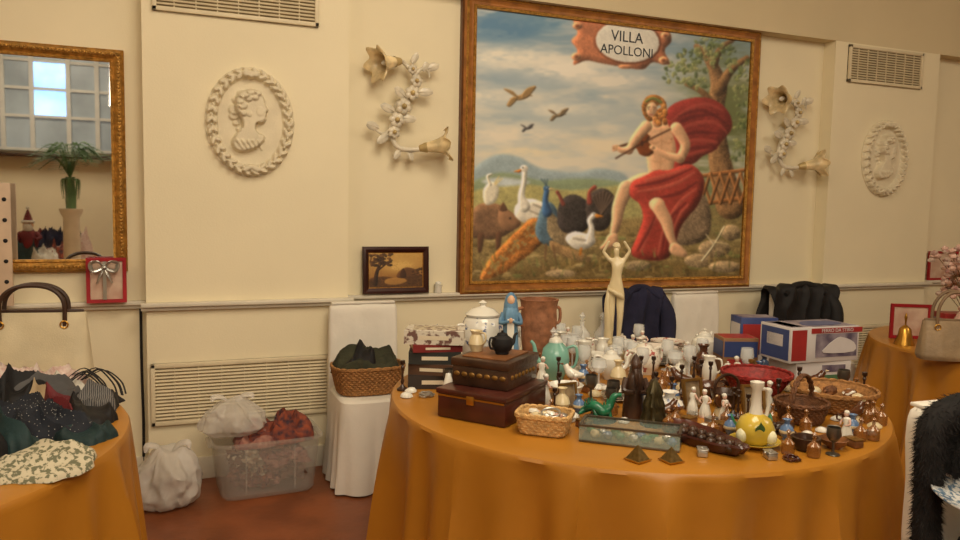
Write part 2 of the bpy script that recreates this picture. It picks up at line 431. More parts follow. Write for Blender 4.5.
def oval(cx,cy,rx,ry,c,rot=0,**k): P.paint(P.me(cx,cy,rx,ry,rot),c,**k)
poly([(466,180),(480,164),(498,156),(518,159),(540,170),(575,174),(600,170),(625,178),(625,200),(466,200)],(156,174,180),sh=.2,soft=2)
poly([(466,188),(500,174),(540,182),(580,180),(625,186),(625,210),(466,210)],(140,156,124),sh=.15,soft=2)
poly([(466,196),(520,186),(570,192),(640,188),(640,225),(466,225)],(176,168,110),sh=.15,tex=.25,soft=2)
poly([(480,183),(500,179),(530,184),(500,188)],(200,210,212),sh=0,soft=2)
poly([(455,236),(500,224),(560,226),(610,222),(670,214),(700,205),(766,200),(770,300),(450,300)],(142,122,78),sh=.2,k=6,tex=.45,soft=3)
poly([(450,264),(520,268),(600,260),(680,264),(766,252),(770,300),(450,300)],(118,98,58),sh=.15,tex=.5,soft=4)
for i in range(140):
    q=random.Random(i+900).random(); x=466+random.Random(i).random()*280; y=234+random.Random(i+500).random()*46
    oval(x,y,2+4*q,.8+1.2*q,[(170,148,96),(98,82,46),(120,128,72),(192,170,120)][i%4],sh=.25,k=1,op=.7)
P.haze(714,150,38,70,(124,136,92),.9); P.haze(724,110,28,60,(104,112,68),.8)
limb([(728,206),(720,176),(714,140),(713,108),(716,86),(707,62),(694,48)],[15,12,10,9,8,5,3],(138,106,72),sh=.8,k=5,tex=.5)
limb([(716,92),(728,72),(744,60)],[6,4,3],(124,94,62),sh=.7,tex=.4)
limb([(713,110),(700,94),(684,86)],[4,3,2],(124,94,62),sh=.7,tex=.4)
limb([(711,66),(718,50),(730,42)],[4,3,2],(118,88,58),sh=.7)
for i in range(300):
    r_=random.Random(i+40); a=r_.random()
    cx,cy=((686,62),(674,74),(706,48),(738,72),(743,98),(694,80),(740,124),(742,152),(720,56),(700,60))[i%10]
    oval(cx+(r_.random()-.5)*26,cy+(r_.random()-.5)*20,1.4+2.2*a,1+1.1*a,[(112,128,78),(142,152,98),(78,94,56),(164,166,112)][(i//10)%4],rot=r_.random()*3,sh=.3,k=1,op=.75)
for (p,q) in (((697,178),(741,172)),((696,206),(739,200))): limb([p,q],[2,2],(150,100,58),sh=.7,k=1)
for x in range(698,740,10):
    limb([(x,176),(x+10,204)],[1.6,1.6],(158,110,66),sh=.7,k=1); limb([(x+10,175),(x,205)],[1.6,1.6],(128,86,50),sh=.7,k=1)
def bird(x,y,s,c):
    limb([(x-9*s,y+2*s),(x,y),(x+7*s,y-2*s),(x+10*s,y-1.5*s)],[.6*s,2.4*s,1*s,.4],c,sh=.5,k=1)
    poly([(x-2*s,y),(x-8*s,y-6*s),(x-16*s,y-8*s),(x-6*s,y-1*s)],c,k=1); poly([(x,y),(x+5*s,y-8*s),(x+14*s,y-10*s),(x+6*s,y)],c,k=1)
    poly([(x-3*s,y+1*s),(x-9*s,y+8*s),(x-13*s,y+7*s),(x-8*s,y)],c,k=1)
bird(519,99,1.1,(150,120,76)); bird(557,117,.7,(120,102,76)); bird(526,130,.45,(70,68,70))
# boar and cockatoo
poly([(470,216),(478,206),(494,205),(508,212),(517,222),(512,232),(496,240),(478,240),(466,236)],(128,96,70),sh=.6,k=4,tex=.35)
poly([(498,212),(510,214),(520,224),(516,230),(506,232),(498,226)],(146,108,78),sh=.5,k=3); poly([(498,212),(502,204),(506,212)],(100,70,50),k=1); oval(509,220,1,1,(30,20,16),sh=0)
limb([(498,236),(497,250)],[3.2,2.2],(98,68,48)); limb([(480,238),(479,252)],[3.4,2.2],(98,68,48))
poly([(484,206),(482,192),(488,184),(495,185),(498,193),(494,204)],(230,222,200),k=2,sh=.4); limb([(489,186),(486,178),(490,176)],[1.6,1.4,1],(238,230,206),k=1); limb([(494,184),(498,178)],[.8,.5],(230,206,130),sh=0); limb([(494,186),(501,180)],[.8,.5],(230,206,130),sh=0)
# goose
poly([(515,206),(528,200),(544,205),(556,212),(546,222),(528,226),(514,218)],(230,222,206),sh=.6,k=4)
limb([(532,206),(544,211),(552,214)],[.7,1.2,.5],(166,156,138),sh=0); limb([(528,212),(540,217),(548,218)],[.7,1,.5],(170,160,142),sh=0)
limb([(523,171),(522.5,184),(520,197),(523,208)],[2.9,2.8,3.6,6],(236,230,214),sh=.6,k=2); oval(522.5,170,4,3.4,(240,232,216)); poly([(519,171),(512,173.5),(519,174)],(210,128,52),k=1); oval(521.5,169.4,.7,.7,(20,20,20),sh=0)
limb([(528,224),(527,234)],[1,1],(190,120,50))
# peacock
poly([(480,281),(486,264),(500,248),(516,232),(530,220),(543,224),(544,240),(532,253),(516,265),(500,276)],(186,120,58),sh=.5,k=4,tex=.5)
for i in range(70):
    r_=random.Random(i+77); u_=r_.random(); x=488+u_*50; y=273-u_*46+(r_.random()-.5)*18*(.4+u_*.6); limb([(x-5,y+5),(x,y)],[.5,.5],(132,84,40),sh=0); oval(x,y,1.6,1.2,(216,166,88),rot=-.7,k=1,sh=0); oval(x,y,.8,.6,(60,98,100),sh=0,k=1)
poly([(541,208),(549,204),(556,212),(559,224),(557,238),(549,247),(540,244),(534,234),(536,222)],(86,112,130),sh=.7,k=3,tex=.3)
poly([(548,214),(560,224),(572,242),(566,248),(554,244),(546,232)],(142,124,94),sh=.5,k=2,tex=.5)
limb([(545.5,192),(544,202),(546,214)],[2.6,2.8,4.8],(62,98,142),sh=.7,k=2); oval(545,190,3.2,2.8,(64,100,142)); 
for q in (-3,0,3): limb([(545,187.5),(543+q,181)],[.35,.5],(60,84,104),sh=0)
poly([(548,189.5),(554,192),(548,192)],(190,170,120),k=1); oval(545.5,189.4,.6,.6,(240,240,220),sh=0)
poly([(549,242),(562,247),(586,257),(590,263),(572,261),(552,253)],(162,130,88),tex=.4); limb([(545,246),(543,268),(538,271)],[1.1,.9,.7],(120,90,60)); limb([(552,247),(555,269),(550,272)],[1.1,.9,.7],(120,90,60))
# turkeys
poly([(556,214),(560,202),(570,196),(582,200),(590,212),(586,230),(572,236),(558,230)],(58,52,50),sh=.7,k=4,tex=.6)
poly([(584,206),(590,194),(602,190),(612,198),(611,220),(602,232),(588,228)],(66,58,54),sh=.7,k=4,tex=.6)
for q in range(7): limb([(600,216),(592+q*3.4,194+abs(q-3)*1.6)],[1,1.8],(82,68,58),sh=.5,k=1)
limb([(588,204),(588,194),(593,189)],[2.6,1.7,2.2],(150,72,60),k=1); limb([(562,206),(558,197),(556,194)],[2,1.5,1.8],(130,66,56),k=1)
# duck
poly([(564,240),(572,233),(584,235),(592,238),(594,244),(586,250),(573,250)],(236,230,216),sh=.6,k=3); limb([(588,242),(590,230),(588,222),(592,217)],[5,3,2.6,3],(238,232,220),sh=.5,k=2); poly([(594,215.5),(602,218),(595,219.5)],(210,134,50),k=1); oval(592.6,215.8,.6,.6,(20,20,20),sh=0); limb([(580,250),(579,256)],[1,1],(200,120,40)); limb([(572,240),(584,242)],[.6,.9],(176,166,148),sh=0)
# red cloak, softly modelled
poly([(660,126),(666,110),(680,102),(700,99),(716,104),(727,116),(729,130),(720,142),(712,152),(700,158),(690,166),(674,167),(664,150)],(138,50,44),sh=.45,k=6,tex=.3)
for p in ([(668,124),(684,112),(704,106),(720,112)],[(670,136),(690,126),(712,124),(724,134)],[(672,148),(692,142),(714,144)],[(678,158),(696,154),(708,150)]): limb(p,[.8,2.0,1.8,1][:len(p)],(170,76,64),sh=.2,k=2,op=.7)
for p in ([(669,130),(688,119),(716,116)],[(672,142),(692,134),(722,136)],[(674,153),(696,149),(714,150)],[(676,118),(700,112),(722,124)]): limb(p,[.6,1.8,.8][:len(p)] if len(p)==3 else [.6,1.5,1,.6],(96,32,32),sh=.1,k=2,op=.7)
SK=(226,178,138); SKD=(204,150,112)
poly([(650,196),(680,190),(704,200),(708,232),(690,246),(655,240)],(134,114,90),sh=.6,tex=.5)
limb([(670,188),(644,184),(626,190)],[11,10,8],SK,sh=.6,k=4); limb([(624,190),(617,208),(615,222),(611,238)],[7.6,6.6,5.4,3.2],SK,sh=.6,k=3); poly([(607,236),(615,235),(616,244),(608,250),(598,250),(603,243)],SK,k=2); oval(623,187,4,4,(236,194,156),sh=.3,k=2,op=.6)
poly([(640,130),(646,124),(656,122),(666,122),(674,128),(679,140),(678,156),(675,170),(680,186),(664,194),(648,188),(646,172),(643,154),(638,142)],SK,sh=.6,k=5,tex=.1)
for p,w in (([(645,140),(652,145),(659,142)],1.0),([(659,142),(667,145),(674,139)],1.0),([(659,130),(659.5,142),(658,178)],.7),([(648,152),(652,156)],.6),([(667,154),(673,152)],.6),([(650,162),(657,164),(666,161)],.6),([(650,172),(657,173),(665,171)],.6)): limb(p,[w*.5,w,w*.5][:len(p)],SKD,sh=0,op=.7)
oval(658,178,1,1,(150,100,76),sh=0); oval(650,141,.9,.9,(176,110,90),sh=0); oval(669,141,.9,.9,(176,110,90),sh=0); oval(652,135,5,4,(236,192,154),sh=0,op=.5,k=2)
poly([(664,122),(672,124),(680,134),(683,150),(680,172),(690,178),(678,184),(672,170),(674,150),(670,134)],(150,54,46),sh=.6,k=2)
# drape over hips, thigh and down to the ground
poly([(630,184),(642,178),(654,172),(666,172),(676,168),(688,166),(698,174),(702,188),(696,206),(686,218),(678,230),(673,246),(666,259),(650,262),(630,256),(636,236),(641,220),(638,206),(628,197)],(164,62,52),sh=.7,k=5,tex=.25)
for p in ([(692,174),(676,184),(656,190),(636,193)],[(694,190),(676,206),(662,232),(656,256)],[(664,208),(650,226),(640,252)],[(686,206),(674,222),(668,246)],[(684,170),(664,177),(644,182)]): limb(p,[1,2.0,1.7,1][:len(p)],(198,98,80),sh=.2,k=2,op=.75)
for p in ([(694,184),(676,195),(652,200)],[(684,204),(666,224),(660,256)],[(655,214),(646,234),(636,252)],[(690,170),(662,182),(634,188)],[(676,214),(668,232),(664,254)]): limb(p,[.8,1.7,1][:len(p)],(108,36,34),sh=.1,k=2,op=.75)
oval(655,206,8,7,SK,sh=.6,k=3); limb([(656,208),(664,222),(668,236),(673,248)],[6.8,6.2,4.6,3],SK,sh=.6,k=3); poly([(669,245),(676,245),(685,254),(682,258.5),(668,254)],SK,k=2)
# violin, arms, bow
poly([(634,136),(641,133),(648,138),(646,143),(649,147),(652,153),(646,158),(638,156),(635,151),(631,147),(630,141)],(128,66,28),sh=.7,k=2); oval(640,145,1.2,2.8,(66,32,16),sh=0); limb([(632,144),(612,150)],[1.3,1],(78,44,24),sh=.3)
limb([(674,130),(683,146),(678,160)],[6.2,5.2,4.6],SK,sh=.6,k=3); limb([(678,160),(664,157),(652,150)],[4.5,3.6,2.6],SK,sh=.6,k=3); oval(650,149,3,2.4,SK,k=2)
limb([(644,128),(634,140),(627,152)],[6,5,4],SK,sh=.6,k=3); limb([(627,152),(620,152),(615,149)],[3.8,3,2.2],SK,sh=.6,k=2)
for q in range(4): limb([(615-q*.2,147.5+q*1.4),(611,148+q*1.5)],[.8,.6],(212,158,118),sh=.3,k=1)
limb([(614,160),(642,144),(668,131)],[.7,.7,.7],(70,42,26),sh=0)
limb([(655,124),(653,116)],[5,4.4],SKD,sh=.5,k=2)
HC=[(168,108,52),(196,138,76),(128,78,38),(182,120,60)]
for i in range(54):
    a=i/54*2*pi; ry=9.6 if sin(a)<0 else 13; oval(652+(9.4+.8*sin(i*2.3))*cos(a),109+ry*sin(a)*(1 if abs(cos(a))>.35 or sin(a)<0 else .4),2.6,2.2,HC[i%4],sh=.5,k=1)
for i in range(16): oval(658+5*sin(i*1.9),112+i*.9,2.6,2.2,HC[i%4],sh=.5,k=1)
oval(651,102.5,8.5,6,(172,114,56),sh=.5,k=3,tex=.5); limb([(644,103),(651,100),(659,104)],[1.3,1.3,1.3],(112,126,66),sh=.4,k=1)
oval(649.3,111,5.4,7.2,(232,188,148),rot=.12,sh=.4,k=3)
limb([(645,109.2),(647.8,108.6)],[.45,.45],(96,60,36),sh=0); limb([(650.8,108.8),(653.8,109.6)],[.45,.45],(96,60,36),sh=0); oval(646.5,110.8,.9,.5,(60,44,38),sh=0); oval(652.2,111.2,.9,.5,(60,44,38),sh=0)
limb([(649,110.5),(648.2,113.8)],[.4,.6],(196,140,106),sh=0); limb([(647,116.2),(650.4,116.5)],[.5,.5],(172,84,68),sh=0)
for cx,cy,rx,ry in ((712,250,16,9),(728,234,10,8),(696,262,14,7),(722,268,16,6),(636,267,14,5),(560,275,16,4)): oval(cx,cy,rx,ry,(164,142,108),sh=.6,k=3,tex=.5)
limb([(700,262),(712,246),(722,228)],[1.1,1.1,.7],(214,198,160),k=1); limb([(712,246),(704,236)],[.9,.6],(214,198,160),k=1); limb([(714,244),(726,246)],[.9,.6],(204,186,140),k=1)
for i in range(70):
    r_=random.Random(i+3); x=474+r_.random()*262; y=256+r_.random()*22; limb([(x,y),(x+(r_.random()-.5)*8,y-4-6*r_.random())],[.7,.3],[(128,134,76),(180,156,96),(86,92,52)][i%3],sh=0,op=.8)
poly([(571,21),(582,18),(600,20),(625,16),(648,26),(664,30),(669,42),(662,52),(667,66),(650,64),(640,71),(618,68),(600,65),(584,62),(571,66),(575,52),(569,42),(575,34)],(190,120,84),sh=.7,k=4,tex=.25,sm=True)
for c in ((575,27),(574,58),(663,37),(661,62)): oval(c[0],c[1],5,4,(214,152,110),sh=.7,k=2); oval(c[0],c[1],2,1.6,(134,78,52),sh=.3,k=1)
for c in ((625,19),(623,68)): oval(c[0],c[1],7,2.6,(210,146,104),sh=.6,k=2)
oval(625,43,34,23,(134,78,52),rot=.1,sh=.4); oval(625,43,32,21,(228,224,212),rot=.1,sh=.1)
PW,PH=2.08,1.653
pm,pinv=canvas_mesh('canvas',P,[(473,8),(748,43),(737,277),(470,283)],PW,PH,470,380,vcmat('oil_painting'))
e=bpy.data.objects.new('framed_painting',None); COL.objects.link(e); e.location=(1.71,WY,1.03)
link('canvas',pm,0,-.035,0,parent=e)
def frame4(b,w,h,profile_list):
    rings=[]
    for off,pr,m in profile_list:
        rings.append(([(-off,-pr,-off),(w+off,-pr,-off),(w+off,-pr,h+off),(-off,-pr,h+off)],m))
    for (a,m),(c,_) in zip(rings[:-1],rings[1:]):
        V=a+c; b.add((V,[(i,(i+1)%4,4+(i+1)%4,4+i) for i in range(4)]),m)
b=B(); WOOD2=mat('frame_wood_dark',(100,58,26),.4,.1,var=.2,scale=20)
frame4(b,PW,PH,[(-.004,.034,GOLD),(-.004,.05,GOLD),(.012,.056,GOLD),(.016,.05,WOODF),(.03,.052,WOODF),(.05,.062,GOLD),(.058,.066,GOLD),(.064,.06,WOODF),(.076,.05,WOOD2),(.085,.04,WOOD2),(.085,0,WOOD2)])
b.done('frame',parent=e)
b=B(); INK=mat('sign_ink',(58,62,66),.6)
for s,py,sz in (('VILLA',35.5,.098),('APOLLONI',49.5,.084)):
    x,z=pinv(624.5,py); b.add(text(s,sz,.0008),INK,T(x,-.037,z-.02)@UP)
b.done('lettering',parent=e)

# ------------------------------------------------------------------ medallions
Q=Ras(0,0,92,116,2.2)
sl,m=Q.me(46,58,45,57); Q.H[sl]=np.where(m>.5,.02,0)
sl,m=Q.me(46,58,34,46); Q.H[sl]=np.where(m>.5,.010,Q.H[sl])
for i in range(30):
    a=2*pi*i/30; cx,cy=46+39.5*cos(a),58+51.5*sin(a)
    for s in (-1,1): Q.bump(Q.me(cx+s*2.4*cos(a),cy+s*2.4*sin(a),4.6,2.4,a+pi/2+s*.6),.026,1,.022)
    a+=pi/30; Q.bump(Q.me(46+39.5*cos(a),58+51.5*sin(a),1.8,1.8),.02,1,.03)
for s in (-5,0,5): Q.bump(Q.me(46+s,9-abs(s)*.2,4,4),.03,1,.03)
for s in (-4.5,4.5): Q.bump(Q.me(46+s,107,6,3,s*.1),.026,1,.03)
Q.bump(Q.mp([(40,26),(50,24),(57,28),(60,35),(60.5,39),(64,45),(61.5,47),(62.5,50),(61,52),(61.5,55),(58,59),(52,59),(51,66),(55,72),(50,80),(36,84),(28,78),(32,70),(37,64),(36,56),(31,48),(30,38),(33,30)]),.042,3,.016)
for x,y,r in ((30,46,6.5),(29,53,5),(33,36,6),(38,30,6),(46,27,5),(53,28,4),(37,42,5),(31,60,3.5),(34,66,3),(43,34,4.5),(50,33,3.5),(38,50,3.5)): Q.bump(Q.me(x,y,r,r*.8),.016,1.4,0,'add')
Q.bump(Q.me(44,50,2.4,3.4),.008,1,0,'add'); Q.bump(Q.me(55,47,4,5),.005,2,0,'add')
Q.bump(Q.mp([(28,76),(40,74),(56,70),(60,76),(50,86),(36,90),(28,86)]),.038,2.5,.016)
for k_ in range(5): Q.bump(Q.ml([(31+k_*5.5,78),(37+k_*5,86)],[1.4,1.2]),.009,.8,0,'add')
Q.H=bl(Q.H,1)
def medallion(name,x):
    V=[];Fc=[];nr,ns=80,240; w,h=.46,.58
    for i in range(nr+2):
        q=min(i,nr)/nr
        for j in range(ns):
            a=2*pi*j/ns; px=46+45.9*q*cos(a); py=58-57.9*q*sin(a)
            ix=min(Q.w-1,int(px*Q.res)); iy=min(Q.h-1,int(py*Q.res))
            hh=0 if i>nr else max(float(Q.H[iy,ix]),.008)
            V.append(((px-46)/92*w,-hh,(58-py)/116*h))
    for i in range(nr+1):
        for j in range(ns):
            a=i*ns+j;c=i*ns+(j+1)%ns; Fc.append((a,c,c+ns,a+ns))
    b=B(); b.add((V,Fc),PLAST); b.done(name,x,PF-.001,1.918)
medallion('relief_medallion',.40); medallion('relief_medallion.001',5.04)

# ------------------------------------------------------------------ wall sconces
AMB=mat('amber_lily_glass',(226,204,158),.25,var=.28,scale=14,coat=.4); SCW=mat('sconce_ceramic',(212,202,180),.35,var=.16,scale=20,coat=.2); LEAFG=mat('gilt_leaf',(196,172,120),.4,.3,var=.2)
def lily(b,base,d,s=1):
    d=Vector(d).normalized(); M=Matrix.Translation(base)@d.to_track_quat('Z','Y').to_matrix().to_4x4()@Matrix.Scale(s,4)
    def fn(r,z,th,i):
        k=i/10; return r*(1+.16*k*cos(6*th)), z+.016*k*k*cos(6*th)
    b.add(lathe([(.014,0),(.021,.02),(.028,.05),(.034,.08),(.040,.105),(.048,.125),(.06,.142),(.074,.152),(.084,.156),(.088,.154),(.086,.149)],48,fn),AMB,M)
    b.add(lathe([(.002,-.01),(.018,0),(.023,.02),(.029,.04)],12),LEAFG,M); b.add(ell(.016,.016,.034),PORC,M@T(0,0,.09))
def leaf(b,base,d,l,w,m):
    d=Vector(d).normalized(); M=Matrix.Translation(base)@d.to_track_quat('Z','Y').to_matrix().to_4x4()
    b.add(sheet(lambda u,v:((u-.5)*w*sin(pi*min(1,.06+v*.94)),.18*w*math.cos((u-.5)*pi)+.25*l*v*v*.6,v*l),5,9),m,M)
def wleaf(b,x,z,ang,l,w,m):
    b.add(ell(w/2,.007,l/2,14,10,.15,2,x*9),m,T(x+sin(ang)*l/2,-.085,z+cos(ang)*l/2,ry=ang,rx=.12)); b.add(tube([(x,-.088,z),(x+sin(ang)*l*.95,-.094,z+cos(ang)*l*.95)],[.004,.002],6),m)
def sconce(name,x,y):
    b=B()
    b.add(tube([(.0,-.07,.25),(.05,-.08,.2),(.06,-.08,.12),(.0,-.07,.05),(-.06,-.07,-.05),(-.085,-.07,-.14),(-.05,-.08,-.22),(.03,-.09,-.235),(.09,-.10,-.225)],[.014,.016,.017,.018,.018,.017,.016,.015,.014],10,sm=5),SCW)
    b.add(tube([(.0,-.07,.25),(-.03,-.08,.27),(-.05,-.09,.255)],[.013,.012,.012],8,sm=4),SCW)
    b.add(tube([(.05,-.08,.19),(.09,-.08,.235),(.13,-.08,.225),(.14,-.08,.19)],[.012,.010,.008,.005],8,sm=4),SCW)
    b.add(tube([(-.08,-.07,-.12),(-.13,-.07,-.15),(-.18,-.08,-.13)],[.011,.010,.006],8,sm=4),SCW)
    lily(b,(-.04,-.09,.265),(-.9,-.35,-.22),1.1); lily(b,(.08,-.10,-.225),(.92,-.32,.16),1.1)
    for cx,cz,r in ((.03,.09,.042),(-.02,.01,.046),(-.06,-.07,.044),(.055,.16,.036),(-.075,-.14,.036),(.03,.225,.028)):
        for k in range(6):
            a=k*2*pi/6+cx*20; b.add(ell(r*.55,r*.3,r*.48,10,6),SCW,T(cx+r*.5*cos(a),-.10,cz+r*.5*sin(a),ry=-a))
        b.add(ell(r*.35,r*.4,r*.35,10,6),LEAFG,T(cx,-.115,cz))
    for x_,z_,a,l,w in ((-.16,-.12,-1.3,.08,.05),(-.1,-.15,-2.2,.09,.05),(.12,.235,1.2,.08,.05),(.1,.22,.4,.06,.04),(0,.06,-.9,.09,.05),(.07,.1,1.5,.09,.05),(-.03,-.05,1.7,.09,.05),(-.03,-.235,-2.5,.07,.04),(.03,.26,.5,.07,.04),(-.07,-.02,-1.2,.09,.05),(.02,-.24,2.8,.06,.035)): wleaf(b,x_,z_,a,l,w,SCW)
    b.add(lathe([(.001,.0),(.04,.0),(.045,.01),(.03,.022),(.012,.06)],20),SCW,T(-.01,0,.02)@Matrix.Rotation(pi/2,4,'X'))
    b.done(name,x,y,2.05)
sconce('wall_sconce',1.27,WY); sconce('wall_sconce.001',4.14,WY)

# ------------------------------------------------------------------ mirror
e=bpy.data.objects.new('gilt_mirror',None); COL.objects.link(e); e.location=(-1.19,WY,1.185)
MW,MH=.915,1.005
b=B(); b.add(([(0,-.03,0),(MW,-.03,0),(MW,-.03,MH),(0,-.03,MH)],[(0,1,2,3)]),MIRR); b.done('mirror_glass',parent=e)
b=B(); frame4(b,MW,MH,[(-.003,.03,GOLD),(-.003,.04,GOLD),(.008,.045,GOLD),(.014,.04,GOLD),(.03,.05,GOLD),(.045,.05,GOLD),(.055,.036,GOLD),(.062,.03,GOLD),(.062,0,GOLD)])
for i in range(60):
    for (x,z) in ((-.037+i*(MW+.074)/59,-.037),(-.037+i*(MW+.074)/59,MH+.037),(-.037,-.037+i*(MH+.074)/59),(MW+.037,-.037+i*(MH+.074)/59)):
        b.add(ell(.008,.006,.008,6,4),GOLD,T(x,-.052,z))
b.done('frame',parent=e)

# ------------------------------------------------------------------ small pictures on the rail
S=Ras(0,0,120,80,3); X,Y=np.meshgrid(S.X,S.Y); S.cl=S.tx; S.img[:]=mixc((200,158,84),(150,104,50),np.clip(Y/60+.3*S.tx,0,1))
P_=P; P=S
S.haze(70,30,34,14,(226,188,110),.8)
poly([(0,60),(30,54),(70,58),(120,52),(120,80),(0,80)],(84,54,28),tex=.6,soft=2); poly([(40,60),(70,57),(84,66),(60,74),(36,70)],(168,122,62),sh=.1,soft=3)
poly([(66,44),(84,34),(108,42),(110,58),(64,58)],(96,62,34),sh=.4,soft=2); poly([(70,46),(76,36),(82,46),(82,57),(70,57)],(66,40,22),sh=.2)
limb([(14,72),(18,44),(30,16)],[5,4,2],(56,34,20),tex=.6); limb([(20,40),(36,28)],[2.4,1.2],(56,34,20))
for i in range(60):
    r_=random.Random(i); oval(2+r_.random()*48,2+r_.random()*28,5*r_.random()+2,3,[(74,48,26),(96,64,34),(58,36,20)][i%3],tex=.7,op=.8)
for i in range(20):
    r_=random.Random(i+50); oval(96+r_.random()*24,36+r_.random()*18,4*r_.random()+2,3,[(70,44,24),(90,58,30)][i%2],tex=.7,op=.8)
P=P_
sm_,_=canvas_mesh('print',S,[(0,0),(120,0),(120,80),(0,80)],.33,.205,130,84,vcmat('sepia_print'))
e=bpy.data.objects.new('framed_sepia_picture',None); COL.objects.link(e); e.location=(1.065,WY-.045,RZ+.042); e.rotation_euler=(-.06,0,0)
link('print',sm_,0,-.008,0,parent=e)
b=B(); DF=mat('dark_frame',(52,22,18),.3,var=.2); frame4(b,.33,.205,[(-.002,.008,GOLD),(.002,.012,DF),(.02,.022,DF),(.034,.02,DF),(.037,.014,DF),(.037,-.002,DF)]); b.add(([(-.037,.002,-.037),(.367,.002,-.037),(.367,.002,.242),(-.037,.002,.242)],[(0,1,2,3)]),DF); b.done('frame',parent=e)
def gift_frame(name,x,y,z,w,h,rz=0,bow=True,c=RED):
    b=B(); frame4(b,w,h,[(0,.006,c),(0,.012,c),(.018,.014,c),(.018,-.004,c)])
    b.add(([(0,-.005,0),(w,-.005,0),(w,-.005,h),(0,-.005,h)],[(0,1,2,3)]),mat('pale_print',(214,188,166),.6,rgb2=(190,150,130),scale=10))
    b.add(([(-.018,.004,-.018),(w+.018,.004,-.018),(w+.018,.004,h+.018),(-.018,.004,h+.018)],[(0,1,2,3)]),c)
    if bow:
        b.add(box(.016,.004,h),SILV,T(w*.45,-.018,h/2))
        for s in (-1,1):
            b.add(tube([(w*.45,-.025,h-.03),(w*.45+s*.03,-.045,h+.0),(w*.45+s*.062,-.04,h-.01),(w*.45+s*.05,-.04,h-.048),(w*.45,-.025,h-.03)],[.006,.012,.014,.012,.006],8,sm=4,flat=.5),SILV)
            b.add(tube([(w*.45,-.025,h-.03),(w*.45+s*.02,-.035,h-.07),(w*.45+s*.035,-.03,h-.11)],[.006,.011,.009],8,sm=4,flat=.4),SILV)
        b.add(ell(.014,.012,.012),SILV,T(w*.45,-.032,h-.03))
    b.done(name,x,y,z,rz)
gift_frame('red_picture_frame',-.385,WY-.075,RZ+.019,.15,.195)
gift_frame('red_picture_frame.001',5.72,WY-.035,RZ+.019,.3,.2,bow=False)
b=B(); b.add(lathe([(.001,0),(.02,0),(.024,.01),(.02,.03),(.026,.05),(.022,.05),(.001,.045)],16),PORC); b.add(ell(.02,.02,.014,12,8,.3),PORC,T(0,0,.058)); b.done('porcelain_trinket',1.50,WY-.03,RZ)

# ------------------------------------------------------------------ tables with cloths
TZ=.76
def round_table(name,cx,cy,r,seed=0,nf=13):
    seg=300; o=Vector((seed*3.1,seed,0)); V=[];Fc=[]
    rings=[(q*r,TZ,0) for q in (.001,.35,.7,.9,.985)]+[(r*1.0,TZ-.004,0),(r+.006,TZ-.014,0),(r+.009,TZ-.03,.02)]
    nd=18
    for i in range(1,nd+1):
        k=i/nd; rings.append((r+.01+.075*k,TZ-.03-(TZ-.045)*k,k))
    for (rr,z,k) in rings:
        for j in range(seg):
            th=2*pi*j/seg; d=Vector((cos(th),sin(th),0))
            ph=nf*th+2.4*noise.noise(d*2+o)*2
            w=1-2*abs(sin(ph*.5))**.6+.55*sin(nf*2.1*th+3*noise.noise(d*3+o))
            w=w*(.6+1.2*abs(noise.noise(d*2.5+o*2)))
            q=rr+.066*(k**.6)*w+.014*k*noise.noise(Vector((cos(th)*8,sin(th)*8,z*3))+o)
            V.append((q*cos(th),q*sin(th),z))
    for i in range(len(rings)-1):
        for j in range(seg):
            a=i*seg+j;c=i*seg+(j+1)%seg; Fc.append((a,c,c+seg,a+seg))
    b=B(); b.add((V,Fc),CLOTH)
    b.add(lathe([(.001,0),(.3,0),(.3,.02),(.04,.05),(.035,.7),(.2,.74),(.001,.74)],20),WDARK)
    return b.done(name,cx,cy,0)
TC=(1.71,-1.51); TR=.95
round_table('round_table',*TC,TR,1); round_table('round_table.001',-1.07,-1.38,.93,5,13); round_table('round_table.002',4.6,-1.35,.9,9,14); round_table('round_table.003',-1.5,-5.75,.85,3,14)

# ------------------------------------------------------------------ slip-covered chairs
def chair(name,x,y,rz=0,seed=0):
    b=B(); o=Vector((seed,0,0))
    def fn(r,z,th,i):
        k=max(0,(.46-z)/.46); d=Vector((cos(th),sin(th),0))
        return r+.014*k*sin(15*th+seed+3*noise.noise(d*2+o)),z
    prof=[(.001,.495),(.12,.495),(.19,.492),(.203,.48),(.206,.45)]+[(.206+.022*k/8,.45-.44*k/8) for k in range(1,9)]
    b.add(lathe(prof,120,fn,n=6,ax=1,ay=1.03),WHITEC)
    def bk(u,v):
        a=2*pi*u; c,s_=cos(a),sin(a); d=(abs(c)**5+abs(s_)**5)**(-.2)
        z=.02+v*.93; w=.205-.012*v; 
        q=1 if v<.93 else math.sqrt(max(0,1-((v-.93)/.07)**2))*.9+.1
        w2=w*(1 if v<.93 else .86+.14*q)
        if v>.999: q=.02
        return (w2*c*d,.195+.03*v+.034*s_*d*q+.008*noise.noise(Vector((c*4,s_*4,z*7))+o),z)
    b.add(sheet(bk,64,46),WHITEC); b.add(box(.36,.05,.012,.004),WHITEC,T(0,.224,.945))
    return b.done(name,x,y,0,rz)
chair('covered_chair',.995,-.14,0,1)
chair('covered_chair.001',2.82,-.13,0,2); chair('covered_chair.002',3.29,-.13,.05,3); chair('covered_chair.003',4.12,-.14,0,4)
chair('covered_chair.004',2.17,-2.80,-.06,5)

